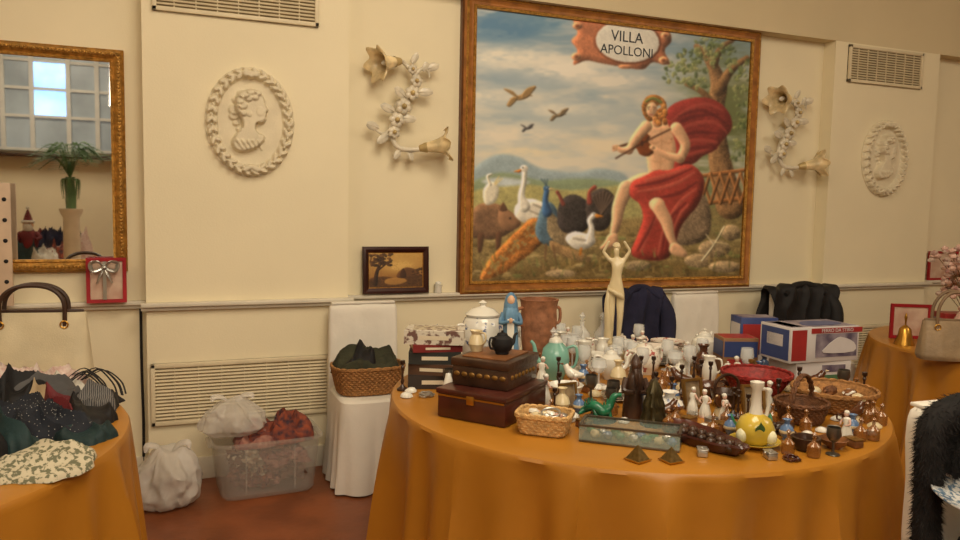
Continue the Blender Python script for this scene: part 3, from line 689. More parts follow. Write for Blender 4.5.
def coat(name,x,y,z,w,fl,blen,th,m,seed,rz=0,amp=.03):
    b=B(); o=Vector((seed*3.7,seed*1.3,0)); L=fl+pi*th+blen
    def f(u,v):
        s=v*L; xx=(u-.5)*w
        if s<fl: yy=-th; zz=-(fl-s)
        elif s<fl+pi*th:
            a=(s-fl)/th; yy=-th*cos(a); zz=th*sin(a)
        else: yy=th; zz=-(s-fl-pi*th)
        wv=xx+.05*noise.noise(Vector((xx*4,s*4,0))+o)
        fold=1-abs(sin(wv*22+1.5*noise.noise(Vector((s*3,seed,0)))))
        n=noise.noise(Vector((xx*7,s*3,0))+o)+.5*noise.noise(Vector((xx*17,s*9,2))+o)
        nn=amp*(n*.8+fold*1.1)
        ed=1+.14*noise.noise(Vector((v*5,seed,0)))
        sh=-.35*th*(abs(u-.5)*2)**3
        sg=-1 if s<fl+pi*th/2 else 1
        return (xx*ed,yy+sg*max(0,nn),zz+abs(nn)*.6+sh+(.06*noise.noise(Vector((xx*6,seed,1))) if v in (0,1) else 0))
    b.add(sheet(f,72,72),m)
    b.add(tube([(-w*.3,-th-.02,.0),(-w*.1,-th*.5,th),(w*.15,-th*.4,th+.005),(w*.33,-th-.02,.0)],[.016,.024,.024,.014],12,sm=5),m)
    b.add(tube([(w*.42,-th*.3,.0),(w*.47,-th-.03,-.12),(w*.44,-th-.05,-.3),(w*.42,-th-.04,-.42)],[.04,.05,.05,.042],14,sm=5),m)
    return b.done(name,x,y,z,rz)
coat('navy_jacket',2.80,.085,.925,.42,.45,.3,.054,NAVY,3)
coat('black_coat',4.16,.075,.92,.60,.45,.3,.054,BLACK,8)
# black fur stole draped over one corner of the near chair
b=B()
for pts,rad in (([(.22,.17,.92),(.12,.14,.945),(0,.135,.955),(-.12,.14,.95),(-.205,.14,.91),(-.228,.13,.82),(-.226,.13,.70),(-.232,.12,.57),(-.236,.12,.44)],[.03,.04,.044,.046,.042,.036,.034,.034,.018]),([(.02,.12,.93),(-.06,.105,.90),(-.13,.105,.86),(-.18,.11,.79)],[.03,.04,.036,.02])):
    V_,F_=tube(pts,rad,18,sm=7); b.add((V_,F_),FUR); b.add(tufts(V_,F_,8000,.018,len(pts)),FUR)
b.done('black_fur_stole',2.17,-2.80,0,-.06)

# ------------------------------------------------------------------ generic wares
PLACED=[]
def reg(x,y,r): PLACED.append((x,y,r))
def put(b,name,x,y,z=TZ+.001,rz=0,r=.06,sc=1,rx=0,ry=0):
    if abs(z-TZ)<.01: reg(x,y,r)
    return b.done(name,x,y,z,rz,rx,ry,sc)
def weave(rb,rt,h,m,rows=14,strands=36,n=2,ax=1,ay=1,handle=0,hm=None,amp=.035):
    b=B(); seg=strands*4; prof=[(.001,.003),(rb*.5,.003),(rb*.97,.003)]
    K=rows*3
    for i in range(K+1): prof.append((rb+(rt-rb)*(i/K)**.8,.003+h*i/K))
    def fn(r,z,th,i):
        if i<3: return r,z
        row=(i-3)//3; ph=pi*(row%2); bul=.5-.5*cos(2*pi*((i-3)%3)/3)
        return r*(1+amp*(sin(strands*th+ph)*.6+bul*.5)),z
    b.add(lathe(prof,seg,fn,n=n,ax=ax,ay=ay),m)
    inn=[(rt*.93,h+.002),(rb*.93,.012),(.001,.012)]
    b.add(lathe(inn,40,None,n=n,ax=ax,ay=ay),m)
    for q in range(2):
        pts=[]
        for i in range(90):
            th=2*pi*i/90; c,s_=cos(th),sin(th); d=(abs(c)**n+abs(s_)**n)**(-1/n) if n!=2 else 1
            pts.append((rt*ax*c*d,rt*ay*s_*d,h+.004+.004*sin(14*th+q*pi)))
        b.add(tube(pts,.0065,6,closed=True),m)
    if handle:
        for q in (0,pi):
            pts=[(rt*ax*cos(pi*i/30),.006*sin(i*1.1+q),h+handle*sin(pi*i/30)) for i in range(31)]
            b.add(tube(pts,.006,6),hm or m)
    return b
def teapot(m,h=.15,r=.06,spout=True,lidm=None,hm=None,two=False):
    b=B(); b.add(lathe([(.001,0),(r*.6,0),(r*.62,.008),(r*.85,h*.18),(r,h*.42),(r*.88,h*.66),(r*.5,h*.78),(r*.48,h*.82)],32),m)
    b.add(lathe([(r*.5,h*.8),(r*.42,h*.87),(r*.12,h*.91),(r*.1,h*.94),(r*.17,h*.97),(.001,h)],24),lidm or m)
    if spout: b.add(tube([(r*.8,0,h*.3),(r*1.3,0,h*.42),(r*1.5,0,h*.7),(r*1.75,0,h*.8)],[r*.26,r*.2,r*.13,r*.11],10,sm=4),m)
    for s in ((-1,1) if two else (-1,)): b.add(tube([(s*r*.8,0,h*.68),(s*r*1.35,0,h*.72),(s*r*1.5,0,h*.5),(s*r*1.3,0,h*.28),(s*r*.85,0,h*.25)],[r*.1]*5,8,sm=4),hm or m)
    return b
def jug(m,h=.12,r=.04):
    b=B(); b.add(lathe([(.001,0),(r*.7,0),(r*.72,.006),(r,h*.35),(r*.75,h*.7),(r*.6,h*.82),(r*.75,h),(r*.68,h),(r*.5,h*.8),(.001,h*.7)],28,lambda q,z,th,i:(q*(1+(.35*max(0,cos(th))**6 if z>h*.9 else 0)),z)),m)
    b.add(tube([(-r*.65,0,h*.92),(-r*1.4,0,h*.9),(-r*1.5,0,h*.55),(-r*.95,0,h*.35)],r*.12,8,sm=4),m); return b
def cup(m,r=.035,h=.05,sau=True):
    b=B()
    if sau: b.add(lathe([(.001,.004),(r*.9,.002),(r*1.7,.012),(r*1.7,.015),(r*.9,.007),(.001,.007)],28),m)
    z=.007
    b.add(lathe([(.001,z),(r*.55,z),(r*.6,z+.004),(r*.9,z+h*.5),(r,z+h),(r*.94,z+h),(r*.82,z+h*.5),(r*.4,z+.008),(.001,z+.008)],28),m)
    b.add(tube([(r*.9,0,z+h*.8),(r*1.4,0,z+h*.8),(r*1.45,0,z+h*.4),(r*.85,0,z+h*.3)],[.004]*4,8,sm=4),m); return b
def cupstack(m,n=4,r=.034):
    b=B()
    for i in range(n):
        c_=cup(m,r,.045,i==0); b.add((np.concatenate(c_.V),c_.F),m,T(0,0,i*.03,rz=i*.7))
    return b
def goblet(m,r=.03,h=.14):
    return B().add(lathe([(.001,.001),(r*.95,.001),(r*.9,.004),(.005,.01),(.004,h*.45),(r*.6,h*.52),(r,h*.72),(r*.88,h),(r*.83,h),(r*.93,h*.72),(r*.5,h*.55),(.001,h*.52)],24),m)
def decanter(m,r=.04,h=.2):
    b=B()
    def fn(r_,z,th,i): return (r_*(1+.06*abs(sin(6*th))),z) if .05*h<z<.55*h else (r_,z)
    b.add(lathe([(.001,.001),(r,.001),(r*1.03,h*.1),(r,h*.45),(r*.5,h*.58),(r*.28,h*.65),(r*.28,h*.76),(r*.42,h*.79),(.001,h*.79)],36,fn),m)
    b.add(lathe([(r*.15,h*.79),(r*.18,h*.82),(r*.45,h*.9),(.001,h)],8),m); return b
def vase(m,r=.035,h=.12,m2=None):
    b=B(); b.add(lathe([(.001,0),(r*.55,0),(r*.5,h*.05),(r,h*.4),(r*.8,h*.62),(r*.35,h*.78),(r*.38,h*.9),(r*.62,h),(r*.54,h),(r*.3,h*.88),(.001,h*.8)],28),m)
    if m2: b.add(lathe([(r*.96,h*.34),(r*1.015,h*.4),(r*.95,h*.48)],28),m2)
    return b
def bowl(m,r=.06,h=.045):
    return B().add(lathe([(.001,0),(r*.45,0),(r*.47,.005),(r*.85,h*.5),(r,h),(r*.96,h+.002),(r*.8,h*.55),(r*.4,.012),(.001,.010)],32),m)
def plates(m,n,r):
    b=B()
    for i in range(n): b.add(lathe([(.001,.004),(r*.6,.002),(r,.013),(r,.015),(r*.6,.005),(.001,.006)],32),m,T(.003*sin(i*3),.003*cos(i*2),i*.008))
    return b
def bell(m,r=.03,h=.09):
    b=B(); b.add(lathe([(r,0),(r*.98,.004),(r*.7,h*.25),(r*.55,h*.5),(r*.2,h*.6),(.004,h*.62),(.005,h*.75),(.009,h*.86),(.005,h*.95),(.001,h)],24),m); b.add(ell(.006),m,T(0,0,.008)); return b
def candlestick(m,r=.03,h=.14):
    return B().add(lathe([(.001,0),(r,0),(r,.006),(r*.5,.014),(r*.2,h*.2),(r*.36,h*.3),(r*.2,h*.4),(r*.18,h*.7),(r*.34,h*.78),(r*.2,h*.84),(r*.45,h*.9),(r*.45,h),(r*.3,h),(.001,h*.94)],24),m)
def figurine(m,m2,h=.12,seed=0):
    k=h/.12; b=B(); r_=random.Random(seed); tw=(r_.random()-.5)*.012*k
    b.add(lathe([(.001,0),(.024*k,0),(.024*k,.006*k),(.001,.008*k)],20),m2)
    b.add(lathe([(.022*k,.006*k),(.024*k,.02*k),(.016*k,.05*k),(.011*k,.064*k),(.015*k,.078*k),(.013*k,.088*k),(.005*k,.094*k)],24,lambda r,z,th,i:(r*(1+.08*sin(9*th)*(1 if i<3 else 0)),z)),m)
    b.add(ell(.0095*k,.0095*k,.012*k,14,10),m2,T(tw,0,.104*k)); b.add(ell(.0105*k,.0105*k,.009*k,12,8,.2),m,T(tw,.002,.110*k))
    for s in (-1,1): b.add(tube([(s*.013*k,0,.086*k),(s*.024*k,-.006*k,.07*k),(s*.012*k,-.02*k,.064*k)],[.0048*k,.004*k,.003*k],8,sm=3),m2)
    return b
def shell(m,r=.035):
    b=B(); b.add(lathe([(.001,0),(r,0.002),(r*.95,r*.3),(r*.5,r*.62),(.001,r*.72)],40,lambda q,z,th,i:(q*(1+.07*sin(14*th))*(.75+.25*cos(th)),z)),m); return b
def trinket(m,m2,w=.06):
    b=B(); b.add(box(w,w*.7,w*.45,.004),m,T(0,0,w*.225)); b.add(box(w*1.04,w*.74,w*.1,.003),m2,T(0,0,w*.5)); b.add(ell(.005),m2,T(0,-w*.37,w*.42)); b.add(lathe([(.001,w*.55),(w*.2,w*.56),(.001,w*.66)],8),m2); return b
def animal(m,s=.05):
    V=[(0,0,.62),(.35,0,.66),(-.35,0,.64),(.55,0,.9),(.78,0,.95),(-.5,0,.5),(.3,.14,.3),(.3,.14,0),(.3,-.14,.3),(.3,-.14,0),(-.32,.14,.3),(-.34,.14,0),(-.32,-.14,.3),(-.34,-.14,0),(.98,0,.8)]
    E=[(0,1),(0,2),(1,3),(3,4),(2,5),(1,6),(6,7),(1,8),(8,9),(2,10),(10,11),(2,12),(12,13),(4,14)]
    Rr=[.22,.2,.2,.12,.13,.03,.07,.06,.07,.06,.08,.06,.08,.06,.06]
    b=B(); b.add(skin([(x*s,y*s,z*s+.06*s) for x,y,z in V],E,[r*s for r in Rr],1),m)
    for q in (-1,1): b.add(ell(.03*s,.06*s,.1*s,8,6),m,T(.72*s,q*.12*s,1.1*s))
    return b
def birdfig(m,m2):
    b=B(); b.add(tube([(-.045,0,.055),(-.02,0,.05),(.008,0,.055),(.025,0,.075),(.034,0,.09)],[.004,.016,.022,.014,.011],12,sm=4),m); b.add(lathe([(.005,0),(.001,.014)],8),m2,T(.042,0,.092,ry=pi/2)); b.add(lathe([(.001,0),(.024,0),(.02,.02),(.008,.04)],16),m2); return b
def standplate(m,r=.06):
    b=B(); M=T(0,0,r+.012,rx=-1.25); b.add(lathe([(.001,0),(r*.6,0),(r,.01),(r,.013),(r*.6,.004),(.001,.004)],32),m,M)
    for s in (-1,1): b.add(tube([(s*.03,-.025,.012),(s*.03,-.01,.004),(s*.02,.035,.004),(s*.01,.022,.05)],.003,6),WMID)
    return b
def miniframe(m,w=.07,h=.09):
    b=B(); bb=B(); frame4(bb,w,h,[(0,.002,m),(0,.008,m),(.01,.01,m),(.01,-.004,m)]); M=T(-w/2,0,.012,rx=-.2)
    b.add((np.concatenate(bb.V),bb.F),m,M)
    b.add(([(0,0,0),(w,0,0),(w,0,h),(0,0,h)],[(0,1,2,3)]),mat('old_photo',(150,130,100),.5,rgb2=(90,70,50),scale=25),M); b.add(box(.02,.05,.004),m,T(0,.03,.002)); return b
def chainheap(m,r=.03):
    b=B()
    for k in range(3): b.add(tube([((r-.004*k)*cos(a*.7+k)*(1+.25*sin(a*2.3+k)),(r-.004*k)*sin(a*.7+k)*(1+.2*cos(a*1.7)),.005+.004*k+.002*sin(a*3)) for a in range(9)],.0035,6,closed=True,sm=4),m)
    return b

PINKP=mat('pink_porcelain',(210,172,156),.25,var=.1,coat=.4); BLUEP=mat('blue_glaze',(92,120,160),.25,var=.2,coat=.4); MINT=mat('mint_glaze',(124,176,160),.25,var=.1,coat=.4)
TERR=mat('terracotta',(150,100,70),.65,var=.3,scale=25,bump=.3); DELFT=mat('delft_pattern',(224,220,210),.2,rgb2=(80,98,140),scale=34,lo=.56,hi=.64,coat=.4)
ROSEP=mat('rose_pattern',(226,220,206),.2,rgb2=(170,90,84),scale=40,lo=.58,hi=.64,coat=.4)
PEWT=mat('pewter',(112,106,96),.35,.8,var=.2); GRN=mat('jade_green',(30,106,74),.3,var=.3,scale=30,coat=.3); YEL=mat('yellow_glaze',(200,172,62),.25,var=.15,coat=.5)
BROWN=mat('brown_glaze',(84,48,28),.2,var=.3,coat=.5); REDW=mat('red_wicker',(136,36,32),.55,var=.3,scale=60,bump=.4)

b=B(); b.add(box(.27,.32,.085,.006),WMAH,T(0,0,.0425)); b.add(box(.28,.33,.02,.005),WMAH,T(0,0,.094)); 
for s in (-1,1): b.add(box(.26,.004,.006),BRASS,T(0,s*.162,.08))
b.add(box(.03,.006,.03,.002),BRASS,T(0,-.163,.075)); put(b,'mahogany_box',1.065,-1.63,rz=math.radians(-52),r=.2)
AG=mat('aged_gold',(140,104,52),.4,.6)
b=B(); b.add(box(.22,.25,.07,.005),WDARK,T(0,0,.035)); b.add(box(.23,.26,.03,.006),WDARK,T(0,0,.083)); b.add(box(.17,.2,.006,.002),WMID,T(0,0,.1))
for s in (-1,1):
    for k in range(7): b.add(ell(.012,.004,.009,8,6),AG,T(-.09+k*.03,s*.126,.042)); b.add(ell(.004,.012,.009,8,6),AG,T(s*.111,-.09+k*.03,.042))
put(b,'carved_wooden_chest',1.085,-1.60,TZ+.106,rz=math.radians(-50))
put(teapot(BLACK,.085,.04),'black_teapot',1.10,-1.62,TZ+.21,rz=.3)
put(jug(CREAM,.075,.03),'cream_jug',1.03,-1.545,TZ+.21,rz=2)
b=B(); z=0; cols=[(52,44,40),(86,60,44),(44,46,44),(120,36,34),(200,190,172)]
pg=mat('book_pages',(214,202,176),.8,var=.08,kind='wave',scale=80); PRN=mat('printed_cover',(208,200,184),.5,rgb2=(110,80,72),scale=34,lo=.5,hi=.58)
for i,c in enumerate(cols):
    t_=(.055,.045,.05,.03,.055)[i]; cm=mat('book_cover_%d'%i,c,.5,var=.1) if i<4 else PRN
    M=T(0,0,z+t_/2,rz=(.1,-.12,.05,.2,-.02)[i]); w,d=(.22,.19,.21,.2,.24)[i],.16
    b.add(box(w,d,.003,.001),cm,M@T(0,0,t_/2-.0015)); b.add(box(w,d,.003,.001),cm,M@T(0,0,-t_/2+.0015)); b.add(box(w,.004,t_),cm,M@T(0,-d/2,0)); b.add(box(w-.008,d-.008,t_-.006),pg,M)
    b.add(box(w*.5,.002,t_*.3),pg,M@T(0,-d/2-.002,0)); z+=t_
b.add(box(.18,.1,.002),mat('cover_panel',(188,176,150),.5,rgb2=(100,70,60),scale=50,lo=.5,hi=.6),T(0,0,z+.001,rz=.03))
put(b,'book_stack',1.0,-1.17,rz=-.4,r=.13)
b=B(); b.add(lathe([(.001,0),(.06,0),(.062,.01),(.085,.07),(.1,.14),(.098,.19),(.08,.23),(.07,.24)],36),DELFT); b.add(lathe([(.078,.24),(.08,.248),(.05,.272),(.015,.282),(.012,.29),(.02,.3),(.001,.312)],28),PORC)
for s in (-1,1): b.add(tube([(s*.09,0,.2),(s*.118,0,.2),(s*.118,0,.16),(s*.1,0,.15)],.007,8,sm=3),PORC)
put(b,'lidded_ceramic_jar',1.31,-.92,r=.11)
b=B(); b.add(lathe([(.001,0),(.06,0),(.065,.01),(.08,.12),(.085,.22),(.082,.26),(.088,.3),(.092,.31),(.08,.31),(.076,.26),(.001,.2)],32,lambda r,z,th,i:(r*(1+.02*sin(20*th)),z)),TERR)
for s in (-1,1): b.add(tube([(s*.08,0,.27),(s*.11,0,.26),(s*.11,0,.2),(s*.08,0,.19)],.008,8,sm=3),TERR)
put(b,'terracotta_pot',1.59,-.93,r=.10)
b=B(); BLR=mat('blue_robe',(96,134,164),.5,var=.2,scale=18); SKP=mat('skin_paint',(214,170,136),.5); b.add(lathe([(.001,0),(.045,0),(.045,.02),(.001,.03)],20),PORC)
b.add(lathe([(.038,.02),(.04,.06),(.034,.16),(.03,.22),(.036,.27),(.03,.3),(.014,.315)],32,lambda r,z,th,i:(r*(1+.08*sin(8*th)),z)),BLR)
b.add(ell(.018,.018,.024),SKP,T(0,-.006,.335)); b.add(lathe([(.034,.27),(.03,.32),(.024,.35),(.012,.366),(.001,.37)],24),BLR,T(0,.008,0)); b.add(box(.03,.004,.24,.001),PORC,T(0,-.038,.14))
for s in (-1,1): b.add(tube([(s*.03,0,.28),(s*.042,-.015,.24),(s*.01,-.045,.25)],[.012,.011,.006],8,sm=3),BLR)
b.add(ell(.008,.006,.012),SKP,T(0,-.05,.255)); put(b,'madonna_statuette',1.35,-1.14,rz=-.4,r=.045)
# venus statuette, both arms raised
b=B(); b.add(lathe([(.001,0),(.055,0),(.055,.025),(.046,.035),(.042,.055),(.05,.065),(.001,.067)],28),CREAM)
V=[(0,0,.95),(0,0,1.08),(.012,0,1.2),(.01,0,1.3),(.0,0,1.37),(-.01,-.01,1.45),(-.01,-.012,1.51),
 (.065,0,.86),(.07,-.04,.55),(.06,.0,.2),(.065,-.05,.14),(-.06,0,.87),(-.05,-.03,.56),(-.045,.02,.2),(-.045,-.05,.14),
 (.10,0,1.33),(.18,.0,1.46),(.09,-.02,1.60),(-.10,0,1.33),(-.19,0,1.44),(-.11,-.02,1.60)]
E=[(0,1),(1,2),(2,3),(3,4),(4,5),(5,6),(0,7),(7,8),(8,9),(9,10),(0,11),(11,12),(12,13),(13,14),(3,15),(15,16),(16,17),(3,18),(18,19),(19,20)]
Rr=[(.10,.08),.07,.08,(.08,.06),.03,.046,.04,.072,.048,.028,.02,.072,.048,.028,.02,.032,.025,.018,.032,.025,.018]
b.add(skin([(x*.35,y*.35,z*.35+.02) for x,y,z in V],E,[r*.35 if not isinstance(r,tuple) else (r[0]*.35,r[1]*.35) for r in Rr],2),CREAM)
b.add(ell(.02,.021,.02,16,10,.25,5),CREAM,T(-.003,.006,.553)); b.add(ell(.011,.011,.011),CREAM,T(0,.026,.558))
b.add(tube([(-.03,0,.36),(-.04,-.02,.27),(-.032,-.01,.16),(-.03,0,.07)],[.008,.014,.018,.022],12,sm=4),CREAM)
b.add(tube([(-.035,-.02,.34),(0,-.036,.325),(.03,-.025,.305),(.03,.02,.285)],[.008,.012,.012,.008],10,sm=4),CREAM)
put(b,'venus_statuette',2.03,-.89,rz=-.5,r=.06)
put(teapot(MINT,.2,.062,lidm=PORC),'mint_coffee_pot',1.53,-1.22,rz=2.6,r=.10)
b=weave(.075,.088,.06,WICKL,6,26,n=5,ax=1,ay=.75)
for i in range(12):
    r_=random.Random(i); b.add(ell(.018,.014,.01,10,6,.3,3,i),[PINKP,PORC,SILV,CREAM][i%4],T((r_.random()-.5)*.12,(r_.random()-.5)*.08,.05+.01*r_.random()))
b.add(torus(.03,.004),SILV,T(.02,0,.066,rx=.3)); put(b,'small_wicker_basket',1.13,-1.91,rz=-.7,r=.09)
b=B(); b.add(box(.31,.12,.008,.002),PEWT,T(0,0,.004)); TG=mat('tinted_glass',(176,196,186),.08,alpha=.3,var=.1,coat=1)
for s in (-1,1): b.add(box(.31,.004,.045),TG,T(0,s*.058,.03)); b.add(box(.004,.116,.045),TG,T(s*.153,0,.03)); b.add(box(.314,.008,.006),PEWT,T(0,s*.058,.054)); b.add(box(.008,.12,.006),PEWT,T(s*.153,0,.054))
for i in range(14): b.add(ell(.016,.013,.013,12,8,.3,3,i),[GRN,CREAM,SILV,BLUEP,GRN][i%5],T(-.13+i*.02,.022*(-1)**i,.02))
put(b,'glass_display_case',1.345,-2.09,rz=math.radians(-40),r=.165)
b=B(); b.add(tube([(-.07,0,.02),(-.05,.02,.03),(-.02,0,.05),(.01,-.02,.035),(.035,0,.05),(.05,0,.085),(.075,0,.09)],[.004,.012,.018,.018,.014,.011,.006],10,sm=5),GRN)
for i in range(9): b.add(lathe([(.006,0),(.001,.02)],6),GRN,T(-.05+i*.011,0,.05+.012*sin(i)))
for x,y in ((-.02,.02),(-.02,-.025),(.03,.02),(.03,-.02)): b.add(tube([(x,y*.5,.04),(x+.006,y,.02),(x,y,.0)],[.008,.006,.005],8),GRN)
b.add(lathe([(.001,0),(.06,0),(.055,.008),(.001,.01)],20),BLACK); put(b,'jade_dragon_figurine',1.38,-1.84,rz=-.4,r=.06)
b=B(); b.add(lathe([(.001,0),(.038,0),(.04,.03),(.032,.08),(.034,.12),(.024,.155),(.012,.17)],28,lambda r,z,th,i:(r*(1+.1*sin(5*th+z*60)),z)),WDARK); b.add(ell(.018,.018,.024),WDARK,T(0,-.006,.185)); b.add(lathe([(.02,.195),(.012,.215),(.001,.23)],16),WDARK)
b.add(tube([(0,-.018,.175),(0,-.03,.15),(0,-.034,.11)],[.01,.009,.003],8,sm=3),WDARK)
for s in (-1,1): b.add(tube([(s*.03,0,.14),(s*.04,-.02,.1),(s*.01,-.042,.1)],[.012,.012,.007],8,sm=3),WDARK)
put(b,'carved_sage_figure',1.515,-1.85,rz=-.4,r=.04)
b=B(); b.add(lathe([(.001,0),(.042,0),(.044,.02),(.034,.05),(.036,.07),(.026,.1),(.028,.115),(.012,.15),(.001,.165)],36,lambda r,z,th,i:(r*(1+.1*sin(9*th+i)),z)),mat('dark_bronze',(66,58,36),.4,.6,var=.4,scale=40)); put(b,'bronze_pagoda_ornament',1.525,-1.955,r=.045)
put(plates(PORC,9,.105),'plate_stack',2.16,-1.06,r=.11)
put(plates(ROSEP,9,.085),'plate_stack.001',2.32,-.93,r=.09)
put(plates(PORC,6,.075),'plate_stack.002',1.83,-1.02,r=.08)
put(teapot(PORC,.17,.065),'porcelain_teapot',2.38,-1.14,rz=.6,r=.1)
put(teapot(ROSEP,.15,.075,False,two=True),'porcelain_tureen',1.97,-1.24,rz=.2,r=.10)
put(teapot(PORC,.14,.05),'porcelain_teapot.001',1.76,-1.30,rz=-.4,r=.085)
put(cupstack(PORC),'stacked_teacups',1.72,-1.14,r=.06)
put(vase(BROWN,.045,.14),'brown_amphora',2.2,-1.36,r=.05)
b=weave(.075,.135,.085,REDW,9,30)
b.add(cloth_lump(.085,.085,.05,4,.6),mat('dried_petals',(110,60,42),.8,rgb2=(60,40,30),scale=40,bump=.6),T(0,0,.015)); put(b,'red_woven_basket',2.18,-1.72,r=.14)
b=bowl(WDARK,.06,.06); b.add(tube([(.055,0,.055),(.05,0,.1),(0,0,.125),(-.05,0,.1),(-.055,0,.055)],.006,8,sm=5),WDARK); put(b,'dark_wooden_bowl',1.93,-1.84,r=.065)
put(bowl(BROWN,.07,.05),'brown_glazed_bowl',1.97,-1.68,r=.075)
b=B(); b.add(lathe([(.001,.006),(.05,.003),(.078,.018),(.078,.021),(.05,.008),(.001,.01)],36),YEL)
b.add(lathe([(.04,.012),(.056,.03),(.06,.06),(.045,.09),(.02,.105)],30),YEL)
b.add(lathe([(.022,.1),(.016,.13),(.014,.18),(.02,.19),(.022,.205),(.012,.207),(.001,.2)],24),PORC)
b.add(tube([(.02,0,.18),(.05,0,.17),(.06,0,.12),(.05,0,.08)],.006,8,sm=4),PORC)
for a in (0,2.2,4): 
    leaf(b,(.05*cos(a),.05*sin(a),.05),(cos(a),sin(a),1.2),.05,.03,GRN); b.add(ell(.018,.018,.022),mat('lemon_white',(226,222,186),.3),T(.055*cos(a+.8),.055*sin(a+.8),.04))
put(b,'lemon_cruet_on_dish',1.70,-2.25,rz=.2,r=.085)
b=B(); pts=[]
for i in range(64):
    a=2*pi*i/64; r_=1+.09*abs(sin(4.5*a)); pts.append((.06*sin(a)*r_*(1-.25*cos(a)),.16*-cos(a)*r_*.95))
n=len(pts); V=[];Fc=[]
for k_,(s,z) in enumerate(((.3,.004),(.9,.002),(1.05,.028),(1.0,.034),(.86,.02),(.3,.014),(.01,.014))):
    V+=[(x*s,y*s,z+.012*(abs(y)/.2)**2*(s>.3)) for x,y in pts]
for k_ in range(6): Fc+=[(k_*n+i,k_*n+(i+1)%n,(k_+1)*n+(i+1)%n,(k_+1)*n+i) for i in range(n)]
b.add((V,Fc),WMAH)
for i in range(7):
    for s in (-1,1): b.add(ell(.017,.015,.013,12,8),WDARK,T(s*.02,-.12+i*.04,.024))
put(b,'carved_leaf_tray',1.56,-2.19,rz=.10,r=.08)
reg(1.56,-2.3,.055); reg(1.58,-2.08,.05)
b=weave(.11,.15,.07,WICK,8,34,handle=0)
for i in range(9): b.add(ell(.03,.02,.018,10,6,.3,3,i),[WMID,WICKD,CREAM,PORC][i%4],T(.08*cos(i*.9),.08*sin(i*.9),.05))
put(b,'round_wicker_basket',2.32,-1.98,r=.155)
put(weave(.07,.088,.065,WICKD,8,26,handle=.1),'handled_basket',2.06,-2.08,rz=.4,r=.09)
put(B().add(lathe([(.001,0),(.035,0),(.045,.02),(.044,.04),(.036,.04),(.03,.018),(.001,.014)],28),WDARK),'wooden_ashtray',1.83,-2.33,r=.05)
b=B(); b.add(tube([(-.06,0,.012),(0,0,.012),(.09,0,.016)],[.006,.007,.009],8,sm=3),WMID); b.add(ell(.026,.02,.009,14,8),WMID,T(-.075,0,.012)); put(b,'wooden_spoon',1.985,-2.27,rz=.15,r=.03); reg(2.05,-2.26,.03)
b=B(); b.add(ell(.045,.025,.02,16,10,.2),WDARK,T(0,0,.02)); b.add(ell(.016,.014,.014,12,8),WDARK,T(-.045,0,.03))
for x,y in ((-.025,.022),(.025,.022),(-.025,-.022),(.025,-.022)): b.add(ell(.012,.01,.006,8,6),WDARK,T(x,y,.006))
put(b,'carved_wooden_turtle',1.89,-2.17,r=.05)
def carton(w,d,h,base,pans):
    b=B(); b.add(box(w,d,h,.002),base,T(0,0,h/2))
    for (face,u,v,pw,ph,m) in pans:
        if face=='f': b.add(box(pw,.002,ph),m,T(u,-d/2-.0005,v))
        elif face=='l': b.add(box(.002,pw,ph),m,T(-w/2-.0005,u,v))
        elif face=='t': b.add(box(pw,ph,.002),m,T(u,v,h+.0005))
    return b
LB=mat('label_blue',(50,64,112),.4,var=.1); LW=mat('label_white',(196,190,188),.4,var=.04); LR=mat('label_red',(150,44,42),.4,var=.1); LG=mat('label_photo',(150,140,148),.4,rgb2=(84,74,92),scale=14); LGR=mat('label_green',(70,104,74),.4,var=.2); CARD=mat('cardboard',(136,98,66),.7,var=.12)
put(carton(.28,.18,.105,LW,[('f',0,.03,.26,.035,LGR),('l',0,.03,.16,.035,LGR),('f',.05,.075,.12,.03,LG)]),'white_green_carton',2.58,-1.60,rz=-.1,r=.17)
b=carton(.36,.19,.15,LW,[('f',-.135,.075,.075,.13,LR),('f',.06,.07,.22,.10,LG),('f',.06,.134,.27,.022,LR),('l',0,.075,.17,.13,LB),('l',0,.09,.1,.05,LW),('t',0,0,.34,.17,LG),('t',-.13,0,.06,.15,LR)])
b.add(prism([(-.06,.04),(.1,.04),(.1,.08),(.03,.105),(-.01,.09),(-.04,.07)],.002,3),LW,T(.05,-.097,0)@UP); b.add(text('FERRO DA STIRO',.022,.0005),LW,T(.06,-.0985,.134)@UP)
b.add(prism([(-.08,-.05),(.1,-.05),(.12,.02),(.03,.05),(-.05,.03)],.002,3),LB,T(.02,0,.151)); put(b,'iron_appliance_box',2.57,-1.60,TZ+.107,rz=-.06)
put(carton(.16,.13,.17,CARD,[('f',0,.12,.15,.07,LB),('l',0,.12,.12,.07,LB),('f',0,.05,.12,.05,LR),('t',0,0,.14,.11,LR)]),'cardboard_product_box',2.38,-1.36,rz=-.35,r=.105)
put(carton(.18,.12,.24,LB,[('f',0,.15,.16,.12,LR),('l',0,.15,.10,.12,LW),('f',0,.04,.14,.05,LW),('t',0,0,.16,.10,LG)]),'blue_red_carton',2.57,-1.26,rz=-.3,r=.11)
put(vase(DELFT,.052,.085,BROWN),'patterned_squat_vase',1.66,-1.86,r=.055)
b=B(); b.add(([(-.035,-.035,0),(.035,-.035,0),(.035,.035,0),(-.035,.035,0),(0,0,.06)],[(0,3,2,1),(0,1,4),(1,2,4),(2,3,4),(3,0,4)]),mat('dark_brass',(110,88,48),.35,.7,var=.3,scale=60)); b.add(box(.078,.078,.006,.001),BRASS,T(0,0,.001)); pm_=b.mesh('pyramid_ornament')
link('pyramid_ornament',pm_,1.265,-2.25,TZ+.004,.3,sc=.75); link('pyramid_ornament',pm_,1.355,-2.29,TZ+.004,.1,sc=.7); reg(1.265,-2.25,.04); reg(1.355,-2.29,.03)
put(bowl(PORC,.07,.05),'porcelain_bowl',1.42,-1.52,r=.075)
